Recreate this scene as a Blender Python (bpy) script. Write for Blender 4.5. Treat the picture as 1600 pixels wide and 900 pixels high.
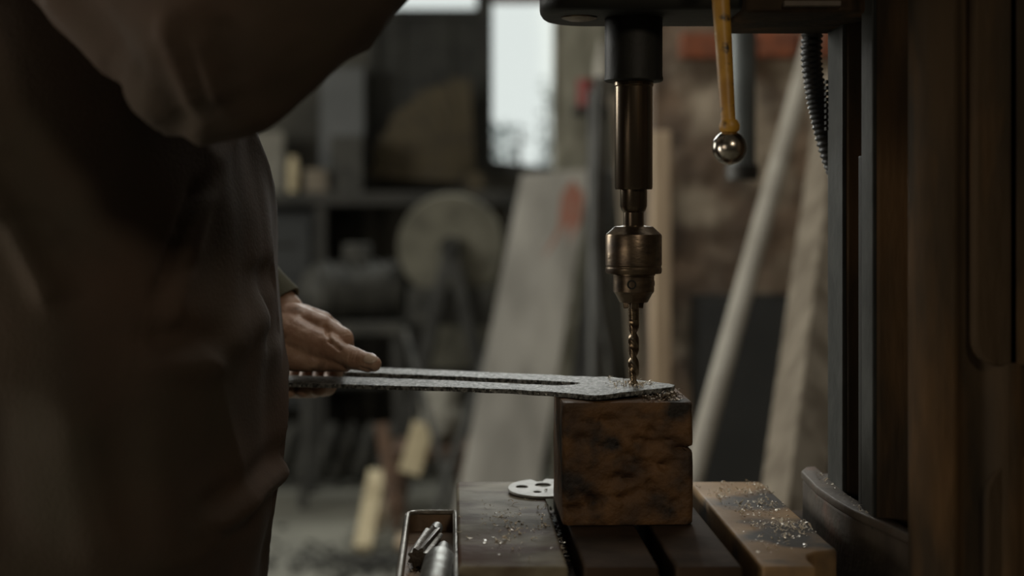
import bpy, bmesh, math, random
from mathutils import Vector, Matrix, noise
R = math.radians
random.seed(7)
for o in list(bpy.data.objects): bpy.data.objects.remove(o, do_unlink=True)
S = bpy.context.scene
COL = S.collection
CZ = 1.25                     # camera height
F = 2222.0; HY = 320.0        # focal length in pixels of a 1600 px frame, horizon row

def P(x, y, Y):
    """world point seen at photo pixel (x, y) at distance Y"""
    return Vector(((x-800.0)/F*Y, Y, CZ-(y-HY)/F*Y))

# ---------------------------------------------------------------- camera
cd = bpy.data.cameras.new('camera'); cam = bpy.data.objects.new('camera', cd); COL.objects.link(cam)
cam.location = (0, 0, CZ); cam.rotation_euler = (R(90), 0, 0)
cd.sensor_width = 36; cd.lens = 36*F/1600; cd.shift_y = -(450-HY)/1600
cd.clip_start = 0.05; cd.clip_end = 100
cd.dof.use_dof = True; cd.dof.focus_distance = 1.26; cd.dof.aperture_fstop = 3.0
S.camera = cam
# ---------------------------------------------------------------- world: overcast white sky
w = bpy.data.worlds.new('sky'); S.world = w; w.use_nodes = True
bg = w.node_tree.nodes['Background']; bg.inputs[0].default_value = (0.97, 0.985, 0.97, 1); bg.inputs[1].default_value = 0.97
# ---------------------------------------------------------------- exposure
S.view_settings.view_transform = 'Standard'; S.view_settings.look = 'None'
S.view_settings.exposure = 0.0; S.view_settings.gamma = 1.0
S.view_settings.use_curve_mapping = False
# ---------------------------------------------------------------- lights
def area(name, loc, target, sx, sy, power, col):
    l = bpy.data.lights.new(name, 'AREA'); l.shape = 'RECTANGLE'; l.size = sx; l.size_y = sy
    l.energy = power; l.color = col
    o = bpy.data.objects.new(name, l); COL.objects.link(o); o.location = loc
    o.rotation_euler = (Vector(target)-Vector(loc)).to_track_quat('-Z', 'Y').to_euler()
    return o
area('daylight_left_window', (-3.3, 3.6, 2.1), (0.4, 3.2, 1.0), 1.6, 1.3, 88, (1.0, 0.98, 0.90))
area('daylight_back_window', (0.12, 6.3, 2.5), (-0.1, 1.3, 1.0), 1.2, 0.8, 46, (0.97, 0.99, 0.95))
area('fill_overhead', (0.3, 2.6, 3.2), (0.1, 2.6, 0), 1.4, 1.4, 24, (1.0, 0.97, 0.9))  # added overhead fill to lift the room; the ceiling has no opening
area('fill_sleeve_left', (-3.2, 0.55, 0.95), (-0.3, 0.95, 1.3), 1.0, 1.2, 32, (1.0, 0.90, 0.78))  # added fill aimed at the raised sleeve; no door in this wall
area('lamp_overhead_front', (0.75, -1.2, 2.5), (0.1, 1.25, 1.05), 0.35, 0.35, 9, (1.0, 0.85, 0.66))
area('fill_front_left', (-2.6, -1.6, 1.5), (0.0, 1.3, 1.1), 1.2, 1.0, 8, (1.0, 0.86, 0.70))  # added weak warm fill for block and jacket; no window stands here

# ================================================================ materials
def mat(name, c1, c2=None, rough=0.7, metal=0.0, scale=8.0, bump=0.15, bscale=None, stretch=(1, 1, 1), c3=None,
        spread=(0.35, 0.65), s3=None, t3=(0.58, 0.68), spec=0.5, bdist=0.01, rvar=0.0):
    m = bpy.data.materials.new(name); m.use_nodes = True
    nt = m.node_tree; N = nt.nodes; L = nt.links
    b = N['Principled BSDF']
    b.inputs['Roughness'].default_value = rough; b.inputs['Metallic'].default_value = metal
    b.inputs['Specular IOR Level'].default_value = spec
    tc = N.new('ShaderNodeTexCoord'); mp = N.new('ShaderNodeMapping'); mp.inputs['Scale'].default_value = stretch
    L.new(tc.outputs['Object'], mp.inputs[0])
    def nz(sc, det=6):
        n = N.new('ShaderNodeTexNoise'); n.inputs['Scale'].default_value = sc; n.inputs['Detail'].default_value = det
        L.new(mp.outputs[0], n.inputs['Vector']); return n
    c2 = c2 or tuple(v*0.7 for v in c1)
    n1 = nz(scale)
    r = N.new('ShaderNodeValToRGB'); r.color_ramp.elements[0].position = spread[0]; r.color_ramp.elements[1].position = spread[1]
    r.color_ramp.elements[0].color = (*c1, 1); r.color_ramp.elements[1].color = (*c2, 1)
    L.new(n1.outputs['Fac'], r.inputs[0]); out = r.outputs[0]
    if c3:
        n3 = nz(s3 or scale*0.45, 4)
        r3 = N.new('ShaderNodeValToRGB'); r3.color_ramp.elements[0].position = t3[0]; r3.color_ramp.elements[1].position = t3[1]
        L.new(n3.outputs['Color'], r3.inputs[0])
        mx = N.new('ShaderNodeMix'); mx.data_type = 'RGBA'; L.new(r3.outputs[0], mx.inputs['Factor'])
        L.new(out, mx.inputs['A']); mx.inputs['B'].default_value = (*c3, 1); out = mx.outputs['Result']
    L.new(out, b.inputs['Base Color'])
    if rvar:
        rr = N.new('ShaderNodeMapRange'); rr.inputs['To Min'].default_value = max(0.05, rough-rvar); rr.inputs['To Max'].default_value = min(1, rough+rvar)
        L.new(n1.outputs['Fac'], rr.inputs['Value']); L.new(rr.outputs[0], b.inputs['Roughness'])
    if bump:
        n2 = nz(bscale or scale*4, 8)
        bp = N.new('ShaderNodeBump'); bp.inputs['Strength'].default_value = bump; bp.inputs['Distance'].default_value = bdist
        L.new(n2.outputs['Fac'], bp.inputs['Height']); L.new(bp.outputs[0], b.inputs['Normal'])
    return m

M = {}
M['floor'] = mat('concrete_floor', (0.22, 0.215, 0.175), (0.16, 0.157, 0.13), 0.8, scale=2.5, bump=0.3, bscale=20)
M['plaster'] = mat('dark_plaster', (0.09, 0.085, 0.07), (0.05, 0.048, 0.04), 0.9, scale=2.5, bump=0.5, bscale=10, bdist=0.03)
M['plaster_pale'] = mat('pale_plaster', (0.24, 0.23, 0.18), (0.14, 0.135, 0.10), 0.9, scale=5, bump=0.5, bscale=14, bdist=0.03)
M['plaster_brown'] = mat('brown_plaster', (0.21, 0.145, 0.095), (0.075, 0.055, 0.04), 0.9, scale=6, bump=0.7, bscale=12, bdist=0.03,
                         c3=(0.30, 0.25, 0.185), s3=5.0, t3=(0.50, 0.62))
M['ceiling'] = mat('ceiling_paint', (0.12, 0.115, 0.10), None, 0.9, scale=2, bump=0.2)
M['brick'] = mat('orange_brick', (0.22, 0.065, 0.025), (0.13, 0.045, 0.022), 0.9, scale=20, bump=0.6)
M['frame_dark'] = mat('dark_painted_wood', (0.035, 0.035, 0.03), (0.02, 0.02, 0.018), 0.8, scale=12, bump=0.3)
M['red_wood'] = mat('reddish_painted_wood', (0.16, 0.07, 0.05), (0.09, 0.04, 0.03), 0.7, scale=12)
M['board'] = mat('grey_scuffed_board', (0.36, 0.345, 0.305), (0.21, 0.20, 0.175), 0.8, scale=3, bump=0.3, stretch=(2.2, 1, 0.6),
                 c3=(0.30, 0.12, 0.08), s3=2.2, t3=(0.60, 0.70))
M['wood_pale'] = mat('pale_cut_wood', (0.52, 0.45, 0.29), (0.40, 0.33, 0.205), 0.8, scale=14, bump=0.3, stretch=(3, 3, 0.5))
M['wood_tan'] = mat('tan_timber', (0.44, 0.34, 0.23), (0.32, 0.24, 0.16), 0.8, scale=10, bump=0.3, stretch=(3, 3, 0.4))
M['wood_grey'] = mat('weathered_timber', (0.21, 0.18, 0.135), (0.10, 0.08, 0.055), 0.85, scale=7, bump=0.4, stretch=(3, 3, 0.4))
M['wood_brown'] = mat('dark_brown_wood', (0.12, 0.07, 0.04), (0.07, 0.04, 0.025), 0.8, scale=9, bump=0.3, stretch=(3, 3, 0.6))
M['pipe_grey'] = mat('pale_grey_pipe', (0.36, 0.34, 0.29), (0.26, 0.24, 0.20), 0.55, scale=7, bump=0.15)
M['pipe_teal'] = mat('blue_grey_pipe', (0.15, 0.17, 0.17), (0.09, 0.10, 0.10), 0.5, 0.3, scale=7)
M['steel_dark'] = mat('dark_steel', (0.06, 0.06, 0.055), (0.035, 0.035, 0.032), 0.5, 0.5, scale=12, bump=0.2)
M['iron_black'] = mat('black_iron', (0.022, 0.022, 0.019), (0.014, 0.014, 0.012), 0.55, 0.0, spec=0.25, scale=18, bump=0.25, bscale=60, bdist=0.003)
M['iron_body'] = mat('worn_painted_casting', (0.050, 0.033, 0.018), (0.022, 0.017, 0.011), 0.8, 0.0, spec=0.12, scale=14, bump=0.5, bscale=70, bdist=0.003,
                     stretch=(1.6, 1.6, 0.35), c3=(0.12, 0.065, 0.026), s3=12, t3=(0.50, 0.70))
M['iron_way'] = mat('greasy_slideway_steel', (0.05, 0.051, 0.046), (0.03, 0.031, 0.028), 0.6, 0.1, spec=0.25, scale=25, bump=0.3, bscale=90, bdist=0.002)
M['shelf'] = mat('grimy_shelf', (0.032, 0.03, 0.025), (0.018, 0.018, 0.015), 0.8, scale=9)
M['clutter'] = mat('grimy_metal', (0.055, 0.053, 0.044), (0.022, 0.022, 0.018), 0.7, 0.2, scale=16, bump=0.3)
M['door_dark'] = mat('dark_blue_grey_sheet', (0.038, 0.040, 0.039), (0.026, 0.028, 0.028), 0.8, scale=4)
M['stone'] = mat('sandy_stone', (0.15, 0.142, 0.108), (0.085, 0.08, 0.06), 0.9, scale=10, bump=0.5)
M['sheet_blue'] = mat('blue_grey_sheet', (0.12, 0.125, 0.125), (0.085, 0.09, 0.09), 0.6, scale=5)
M['sack'] = mat('pale_sack', (0.27, 0.26, 0.22), (0.2, 0.19, 0.16), 0.95, scale=12, bump=0.5)
M['ribbed'] = mat('brown_ribbed_wood', (0.08, 0.062, 0.032), (0.055, 0.043, 0.025), 0.8, scale=10)
M['red_tin'] = mat('red_tin', (0.22, 0.035, 0.03), (0.15, 0.025, 0.02), 0.6, scale=12)
M['white_item'] = mat('off_white_plastic', (0.5, 0.48, 0.42), (0.4, 0.38, 0.33), 0.6, scale=12)
M['yellow'] = mat('chipped_yellow_paint', (0.50, 0.27, 0.035), (0.34, 0.17, 0.024), 0.45, scale=45, bump=0.3, bscale=120, bdist=0.002,
                  c3=(0.04, 0.03, 0.02), s3=70, t3=(0.56, 0.62))
M['chrome'] = mat('polished_steel', (0.55, 0.51, 0.45), (0.42, 0.38, 0.32), 0.2, 1.0, scale=30, bump=0.05, rvar=0.08)
M['quill'] = mat('oily_brown_steel', (0.22, 0.165, 0.11), (0.13, 0.10, 0.07), 0.25, 0.9, scale=20, bump=0.08, bscale=120, bdist=0.001, stretch=(1, 1, 0.3), rvar=0.07)
M['chuck'] = mat('worn_chuck_steel', (0.24, 0.18, 0.12), (0.10, 0.075, 0.055), 0.34, 0.9, scale=55, bump=0.25, bscale=130, bdist=0.001, stretch=(1, 1, 2.0), rvar=0.12)
M['bit'] = mat('bronze_toned_bit_steel', (0.30, 0.23, 0.15), (0.16, 0.12, 0.08), 0.28, 1.0, scale=90, bump=0.1, rvar=0.08)
M['forged'] = mat('rough_forged_steel', (0.22, 0.225, 0.21), (0.04, 0.041, 0.038), 0.5, 0.15, spec=0.3, c3=(0.75, 0.75, 0.7), s3=420, t3=(0.60, 0.66), scale=260, bump=1.0, bscale=420, bdist=0.0016, rvar=0.15, spread=(0.42, 0.58))
M['block'] = mat('rusty_brown_wood_block', (0.165, 0.082, 0.028), (0.068, 0.036, 0.016), 0.7, scale=34, bump=1.0, bscale=75, bdist=0.005,
                 c3=(0.018, 0.013, 0.009), s3=30, t3=(0.50, 0.62))
M['slab'] = mat('oily_cast_slab', (0.24, 0.21, 0.145), (0.10, 0.083, 0.055), 0.62, 0.0, spec=0.1, scale=20, bump=0.5, bscale=130, bdist=0.001,
                c3=(0.075, 0.04, 0.024), s3=14, t3=(0.48, 0.58), stretch=(0.8, 1.3, 1), rvar=0.15)
M['slab_dark'] = mat('dark_cast_slab', (0.055, 0.035, 0.022), (0.030, 0.021, 0.014), 0.65, 0.0, spec=0.1, scale=22, bump=0.3, bscale=160, bdist=0.001, rvar=0.12)
M['slab_tan'] = mat('tan_worn_slab', (0.30, 0.19, 0.09), (0.20, 0.125, 0.062), 0.6, 0.0, spec=0.2, scale=16, bump=0.3, bscale=140, bdist=0.001,
                    c3=(0.05, 0.045, 0.04), s3=9, t3=(0.49, 0.56), rvar=0.12)
M['bracket'] = mat('dusty_bracket_casting', (0.10, 0.08, 0.058), (0.05, 0.037, 0.027), 0.6, 0.2, scale=22, bump=0.4, bscale=120, bdist=0.002,
                   c3=(0.14, 0.06, 0.035), s3=20, t3=(0.58, 0.7))
M['tray'] = mat('rusty_tray_steel', (0.20, 0.125, 0.07), (0.10, 0.07, 0.045), 0.6, 0.3, scale=30, bump=0.4, bscale=90, bdist=0.002, c3=(0.26, 0.2, 0.13), s3=35)
M['tray_rim'] = mat('worn_tray_rim', (0.26, 0.24, 0.20), (0.16, 0.14, 0.11), 0.4, 0.6, scale=40, bump=0.2)
M['disc'] = mat('pale_flange_steel', (0.36, 0.35, 0.325), (0.24, 0.235, 0.215), 0.5, 0.4, scale=40, bump=0.1)
M['tool'] = mat('grey_tool_steel', (0.27, 0.275, 0.255), (0.15, 0.148, 0.13), 0.42, 0.8, scale=60, bump=0.1, rvar=0.1)
M['tool_dark'] = mat('dull_reamer_steel', (0.22, 0.20, 0.17), (0.12, 0.105, 0.085), 0.4, 0.8, scale=60, bump=0.2)
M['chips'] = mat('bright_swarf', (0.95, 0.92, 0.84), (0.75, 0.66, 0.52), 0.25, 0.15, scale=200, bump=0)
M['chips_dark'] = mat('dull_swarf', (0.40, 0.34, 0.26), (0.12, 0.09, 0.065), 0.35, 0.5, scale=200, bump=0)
M['hose'] = mat('black_rubber', (0.03, 0.03, 0.03), (0.02, 0.02, 0.02), 0.45, scale=30, bump=0.1)
M['jacket'] = mat('dark_brown_cotton', (0.072, 0.048, 0.034), (0.050, 0.038, 0.028), 0.9, scale=9, bump=0.35, bscale=260, bdist=0.0012,
                  c3=(0.060, 0.052, 0.036), s3=5, t3=(0.50, 0.70), spec=0.2)
M['cuff'] = mat('olive_cotton', (0.10, 0.095, 0.062), (0.07, 0.068, 0.045), 0.9, scale=20, bump=0.35, bscale=260, bdist=0.0012, spec=0.2)
M['trousers'] = mat('dark_work_trousers', (0.035, 0.035, 0.035), None, 0.9, scale=12, bump=0.3, bscale=200, bdist=0.001)
M['boot'] = mat('black_boot_leather', (0.03, 0.025, 0.02), None, 0.5, scale=20)
M['skin'] = mat('weathered_skin', (0.42, 0.27, 0.185), (0.33, 0.19, 0.125), 0.5, scale=70, bump=0.35, bscale=420, bdist=0.0012,
                c3=(0.16, 0.10, 0.07), s3=60, t3=(0.58, 0.72))
M['nail'] = mat('finger_nail', (0.55, 0.42, 0.32), (0.48, 0.35, 0.26), 0.22, scale=40, bump=0)
M['hair'] = mat('dark_hair', (0.03, 0.022, 0.017), None, 0.6, scale=40, bump=0.6, bscale=120)
M['eye'] = mat('eye_white', (0.6, 0.58, 0.55), None, 0.2, bump=0)
M['leaf'] = mat('shrub_leaf', (0.30, 0.36, 0.36), (0.2, 0.25, 0.25), 0.8, scale=10, bump=0)
M['ground'] = mat('pale_yard_ground', (0.5, 0.5, 0.48), None, 0.9, scale=3)
def pane_mat():
    m = bpy.data.materials.new('window_glass'); m.use_nodes = True; nt = m.node_tree; N = nt.nodes; L = nt.links
    N.remove(N['Principled BSDF'])
    t = N.new('ShaderNodeBsdfTransparent'); t.inputs[0].default_value = (0.93, 0.96, 0.95, 1)
    g = N.new('ShaderNodeBsdfGlossy'); g.inputs['Roughness'].default_value = 0.1
    mx = N.new('ShaderNodeMixShader'); mx.inputs[0].default_value = 0.06
    L.new(t.outputs[0], mx.inputs[1]); L.new(g.outputs[0], mx.inputs[2]); L.new(mx.outputs[0], N['Material Output'].inputs[0])
    return m
M['glass'] = pane_mat()

# ================================================================ mesh helpers
class MB:
    def __init__(s): s.v = []; s.f = []
    def add(s, vs, fs):
        b = len(s.v); s.v += [Vector(v) for v in vs]; s.f += [tuple(i+b for i in f) for f in fs]; return s
    def box(s, x0, x1, y0, y1, z0, z1):
        return s.add([(x0,y0,z0),(x1,y0,z0),(x1,y1,z0),(x0,y1,z0),(x0,y0,z1),(x1,y0,z1),(x1,y1,z1),(x0,y1,z1)],
                     [(3,2,1,0),(4,5,6,7),(0,1,5,4),(1,2,6,5),(2,3,7,6),(3,0,4,7)])
    def beam(s, a, b, wid, thk, side=(1, 0, 0)):
        a = Vector(a); b = Vector(b); d = (b-a).normalized(); sd = Vector(side); sd = (sd-d*sd.dot(d)).normalized(); n = d.cross(sd)
        vs = []
        for p in (a, b):
            for i, j in ((-1,-1),(1,-1),(1,1),(-1,1)): vs.append(p+sd*wid/2*i+n*thk/2*j)
        return s.add(vs, [(3,2,1,0),(4,5,6,7),(0,1,5,4),(1,2,6,5),(2,3,7,6),(3,0,4,7)])
    def prism(s, poly, z0, z1):
        n = len(poly); vs = [(p[0],p[1],z0) for p in poly]+[(p[0],p[1],z1) for p in poly]
        return s.add(vs, [tuple(range(n-1,-1,-1)), tuple(range(n,2*n))]+[(i,(i+1)%n,(i+1)%n+n,i+n) for i in range(n)])
    def lathe(s, prof, cx, cy, seg=48, axis=None, org=None):
        """prof: (r, t) list; axis default +Z with t = world z"""
        vs = []
        if axis is None: A = Vector((0,0,1)); O = Vector((cx,cy,0))
        else: A = Vector(axis).normalized(); O = Vector(org)
        U = A.orthogonal().normalized(); V = A.cross(U)
        for r, t in prof:
            for k in range(seg):
                a = 2*math.pi*k/seg; vs.append(O+A*t+(U*math.cos(a)+V*math.sin(a))*r)
        fs = []
        for i in range(len(prof)-1):
            for k in range(seg):
                k2 = (k+1)%seg; fs.append((i*seg+k, i*seg+k2, (i+1)*seg+k2, (i+1)*seg+k))
        fs.append(tuple(range(seg-1,-1,-1))); fs.append(tuple((len(prof)-1)*seg+k for k in range(seg)))
        return s.add(vs, fs)
    def tube(s, pts, rad, seg=16, flat=1.0, up=None):
        pts = [Vector(p) for p in pts]; n = len(pts)
        if not hasattr(rad, '__len__'): rad = [rad]*n
        prev = None; vs = []
        for i, p in enumerate(pts):
            d = (pts[min(i+1,n-1)]-pts[max(i-1,0)]).normalized()
            if prev is None: U = (Vector(up)-d*Vector(up).dot(d)).normalized() if up else d.orthogonal().normalized()
            else: U = (prev-d*prev.dot(d)).normalized()
            prev = U; V = d.cross(U)
            for k in range(seg):
                a = 2*math.pi*k/seg; vs.append(p+(U*math.cos(a)+V*math.sin(a)*flat)*rad[i])
        fs = [(i*seg+k, i*seg+(k+1)%seg, (i+1)*seg+(k+1)%seg, (i+1)*seg+k) for i in range(n-1) for k in range(seg)]
        fs.append(tuple(range(seg-1,-1,-1))); fs.append(tuple((n-1)*seg+k for k in range(seg)))
        return s.add(vs, fs)
    def ball(s, c, r, seg=24, rings=14, rot=None):
        if not hasattr(r, '__len__'): r = (r, r, r)
        c = Vector(c); vs = [Vector((0,0,-r[2]))]
        for i in range(1, rings):
            t = -math.pi/2+math.pi*i/rings
            for k in range(seg):
                a = 2*math.pi*k/seg; vs.append(Vector((r[0]*math.cos(t)*math.cos(a), r[1]*math.cos(t)*math.sin(a), r[2]*math.sin(t))))
        vs.append(Vector((0,0,r[2])))
        if rot is not None: vs = [rot @ v for v in vs]
        vs = [v+c for v in vs]
        fs = [(0, 1+(k+1)%seg, 1+k) for k in range(seg)]
        for i in range(rings-2):
            for k in range(seg): fs.append((1+i*seg+k, 1+i*seg+(k+1)%seg, 1+(i+1)*seg+(k+1)%seg, 1+(i+1)*seg+k))
        l = len(vs)-1; b = 1+(rings-2)*seg
        fs += [(l, b+k, b+(k+1)%seg) for k in range(seg)]
        return s.add(vs, fs)
    def capsule(s, a, ra, b, rb, seg=18):
        a = Vector(a); b = Vector(b); L = (b-a).length; pr = []
        for i in range(1, 6): t = math.pi/2*i/5; pr.append((ra*math.sin(t), -ra*math.cos(t)))
        for i in range(0, 5): t = math.pi/2*i/5; pr.append((rb*math.cos(t), L+rb*math.sin(t)))
        return s.lathe(pr, 0, 0, seg, b-a, a)
    def chain(s, pts):
        for (a, ra), (b, rb) in zip(pts, pts[1:]): s.capsule(a, ra, b, rb)
        return s
    def mesh(s, name, bevel=0.0, seg=2):
        me = bpy.data.meshes.new(name); me.from_pydata(s.v, [], s.f)
        bm = bmesh.new(); bm.from_mesh(me); bmesh.ops.recalc_face_normals(bm, faces=bm.faces)
        if bevel:
            es = [e for e in bm.edges if len(e.link_faces) == 2 and e.calc_face_angle(0) > 0.6]
            bmesh.ops.bevel(bm, geom=es, offset=bevel, segments=seg, profile=0.5, affect='EDGES')
        bm.to_mesh(me); bm.free(); return me

def remesh(mb, voxel, smooth=4):
    me = mb.mesh('tmp'); o = bpy.data.objects.new('tmp', me); COL.objects.link(o)
    r = o.modifiers.new('r', 'REMESH'); r.mode = 'VOXEL'; r.voxel_size = voxel
    if smooth: q = o.modifiers.new('s', 'SMOOTH'); q.iterations = smooth; q.factor = 0.5
    bpy.context.view_layer.update()
    dg = bpy.context.evaluated_depsgraph_get()
    out = bpy.data.meshes.new_from_object(o.evaluated_get(dg))
    bpy.data.objects.remove(o, do_unlink=True); bpy.data.meshes.remove(me)
    return out

def props(o, label=None, cat=None, group=None, kind=None):
    if label: o['label'] = label
    if cat: o['category'] = cat
    if group: o['group'] = group
    if kind: o['kind'] = kind
    return o
def shade(me, smooth, auto=None):
    for p in me.polygons: p.use_smooth = smooth
def link(name, me, m, par=None, smooth=False, label=None, cat=None, group=None, kind=None, auto=35):
    """me has world-space vertices; the object's origin goes to the parent's root or to the mesh's own base"""
    if par is None:
        xs = [v.co for v in me.vertices]
        c = Vector(((min(v.x for v in xs)+max(v.x for v in xs))/2, (min(v.y for v in xs)+max(v.y for v in xs))/2, min(v.z for v in xs)))
    else: c = Vector(par['_o'])
    me.transform(Matrix.Translation(-c)); me.name = name
    if smooth:
        try: me.shade_auto = None
        except Exception: pass
        shade(me, True)
        bm = bmesh.new(); bm.from_mesh(me)
        for e in bm.edges:
            if len(e.link_faces) == 2 and e.calc_face_angle(0) > R(auto): e.smooth = False
        bm.to_mesh(me); bm.free()
    o = bpy.data.objects.new(name, me); COL.objects.link(o)
    me.materials.append(M[m] if isinstance(m, str) else m)
    o['_o'] = tuple(c)
    if par is None: o.location = c
    else: o.parent = par
    return props(o, label, cat, group, kind)
def thing(name, loc, label, cat, group=None):
    o = bpy.data.objects.new(name, None); COL.objects.link(o); o.location = loc; o.empty_display_size = 0.05
    o['_o'] = tuple(loc); return props(o, label, cat, group)

# ================================================================ the room
X0, X1, Y0, Y1, ZC = -3.6, 2.8, -2.6, 7.0, 3.4
link('floor', MB().box(X0, X1, Y0, Y1+0.3, -0.1, 0).mesh('f'), 'floor', kind='structure')
link('ceiling', MB().box(X0, X1, Y0, Y1+0.3, ZC, ZC+0.1).mesh('f'), 'ceiling', kind='structure')
# window opening in the back wall
wl = P(574, 0, Y1).x; wr = P(866, 0, Y1).x; wb = P(0, 266, Y1).z; wt = wb+1.25
b = MB(); b.box(X0, wl, Y1, Y1+0.3, 0, ZC); b.box(wr, X1, Y1, Y1+0.3, 0, ZC); b.box(wl, wr, Y1, Y1+0.3, 0, wb); b.box(wl, wr, Y1, Y1+0.3, wt, ZC)
link('wall_back', b.mesh('w'), 'plaster', kind='structure')
b = MB(); b.box(X0-0.2, X0, Y0, 2.9, 0, ZC); b.box(X0-0.2, X0, 4.5, Y1+0.3, 0, ZC); b.box(X0-0.2, X0, 2.9, 4.5, 0, 1.3); b.box(X0-0.2, X0, 2.9, 4.5, 2.8, ZC)
link('wall_left', b.mesh('w'), 'plaster', kind='structure')
link('wall_right', MB().box(X1, X1+0.2, Y0, Y1+0.3, 0, ZC).mesh('w'), 'plaster_brown', kind='structure')
link('wall_front', MB().box(X0, X1, Y0-0.2, Y0, 0, ZC).mesh('w'), 'plaster', kind='structure')
# brown plastered wall stub right of the drill
def rough_wall(x0, x1, y0, y1, z0, z1, n, amp, cells=18.0):
    b = MB(); nx = n; nz = int(n*(z1-z0)/(x1-x0)); vs = []; fs = []
    for j in range(nz+1):
        for i in range(nx+1):
            x = x0+(x1-x0)*i/nx; z = z0+(z1-z0)*j/nz
            h = noise.noise(Vector((x*4, z*4, 3.1)))*amp+noise.noise(Vector((x*cells, z*cells, 9)))*amp*0.35
            if i in (0, nx) or j in (0, nz): h = 0
            vs.append((x, y0+h, z))
    for j in range(nz):
        for i in range(nx): a = j*(nx+1)+i; fs.append((a, a+1, a+nx+2, a+nx+1))
    k = len(vs); vs += [(x0, y1, z0), (x1, y1, z0), (x1, y1, z1), (x0, y1, z1)]
    fs += [(k, k+3, k+2, k+1)]
    fs += [tuple([j*(nx+1) for j in range(nz+1)]+[k+3, k]), tuple([nx+j*(nx+1) for j in range(nz, -1, -1)]+[k+1, k+2]),
           tuple(list(range(nx, -1, -1))+[k, k+1]), tuple([nz*(nx+1)+i for i in range(nx+1)]+[k+2, k+3])]
    b.add(vs, fs); return b
wx = P(1022, 0, 4.0).x
wm = link('wall_middle', rough_wall(wx, X1, 4.0, 4.25, 0, ZC, 120, 0.03).mesh('w'), 'plaster_brown', smooth=True, kind='structure', auto=60)
for (xa, xb_, ya, yb_) in ((1062, 1128, 54, 93), (1132, 1176, 56, 92), (1180, 1242, 50, 92), (1246, 1300, 52, 92)):
    a = P(xa, yb_, 3.99); c = P(xb_, ya, 3.99)
    link('brick', MB().box(a.x, c.x, 3.945, 4.03, a.z, c.z).mesh('b', 0.008), 'brick', par=wm)
# pillar of pale plaster behind the board
pa = P(866, 0, 5.55).x; pb = P(946, 0, 5.55).x
link('trim_pillar', rough_wall(pa, pb, 5.55, 5.8, 0, ZC, 14, 0.02).mesh('w'), 'plaster_pale', smooth=True, kind='structure', auto=60)
# window
win = thing('window_1', (wl, Y1, wb), None, None); win['kind'] = 'structure'
def wp(x): return P(x, 0, Y1+0.02).x
m0, m1 = P(744, 0, Y1).x, P(769, 0, Y1).x
fb = MB(); fb.box(m0, m1, Y1-0.01, Y1+0.07, wb, wt); fb.box(wl, wl+0.05, Y1-0.01, Y1+0.07, wb, wt); fb.box(wr-0.006, wr+0.02, Y1-0.01, Y1+0.07, wb, wt)
fb.box(wl, m0, Y1-0.01, Y1+0.07, wb, wb+0.03); fb.box(wl-0.03, wr+0.03, Y1-0.01, Y1+0.07, wt-0.04, wt+0.02)
zt = P(0, 14, Y1).z
fb.box(wl+0.05, m0, Y1-0.01, Y1+0.07, zt-0.04, zt)
link('window_frame', fb.mesh('f', 0.004), 'frame_dark', par=win)
z5 = P(0, 4, Y1).z
link('glazing_bar', MB().box(m1, wr-0.006, Y1+0.0, Y1+0.05, z5, z5+0.05).mesh('f', 0.004), 'red_wood', par=win, label='reddish glazing bar')
sb = MB(); sb.beam((m1-0.02, Y1+0.0, wb+0.02), (wr, Y1, wb-0.02), 0.06, 0.07, (0, 0, 1))
link('window_sill', sb.mesh('s', 0.005), 'frame_dark', par=win)
link('pane', MB().box(m1, wr-0.006, Y1+0.03, Y1+0.034, wb, z5).mesh('p'), 'glass', par=win)
link('pane', MB().box(m1, wr-0.006, Y1+0.03, Y1+0.034, z5+0.05, wt-0.04).mesh('p'), 'glass', par=win)
link('pane', MB().box(wl+0.05, m0, Y1+0.03, Y1+0.034, zt, wt-0.04).mesh('p'), 'glass', par=win)
n = 4
for i in range(n):
    xa = wl+0.05+(m0-wl-0.05)*i/n; xb = wl+0.05+(m0-wl-0.05)*(i+1)/n
    link('plank', MB().box(xa-0.004, xb+0.004, Y1+0.02+0.012*(i%2), Y1+0.031+0.012*(i%2), wb+0.03, zt-0.04).mesh('p', 0.003), 'frame_dark', par=win, label='dark plank boarding up the left half')
win2 = thing('window_2', (X0, 3.7, 1.3), None, None); win2['kind'] = 'structure'
fb = MB(); fb.box(X0-0.08, X0, 2.9, 2.96, 1.3, 2.8); fb.box(X0-0.08, X0, 4.44, 4.5, 1.3, 2.8); fb.box(X0-0.08, X0, 3.67, 3.73, 1.3, 2.8)
fb.box(X0-0.08, X0, 2.9, 4.5, 1.3, 1.36); fb.box(X0-0.08, X0, 2.9, 4.5, 2.74, 2.8)
link('window_frame', fb.mesh('f', 0.004), 'frame_dark', par=win2)
for ya, yb in ((2.96, 3.67), (3.73, 4.44)): link('pane', MB().box(X0-0.05, X0-0.046, ya, yb, 1.36, 2.74).mesh('p'), 'glass', par=win2)
link('ground', MB().box(-14, 14, Y1+0.3, 30, -0.3, -0.05).mesh('g'), 'ground', kind='structure')
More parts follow.
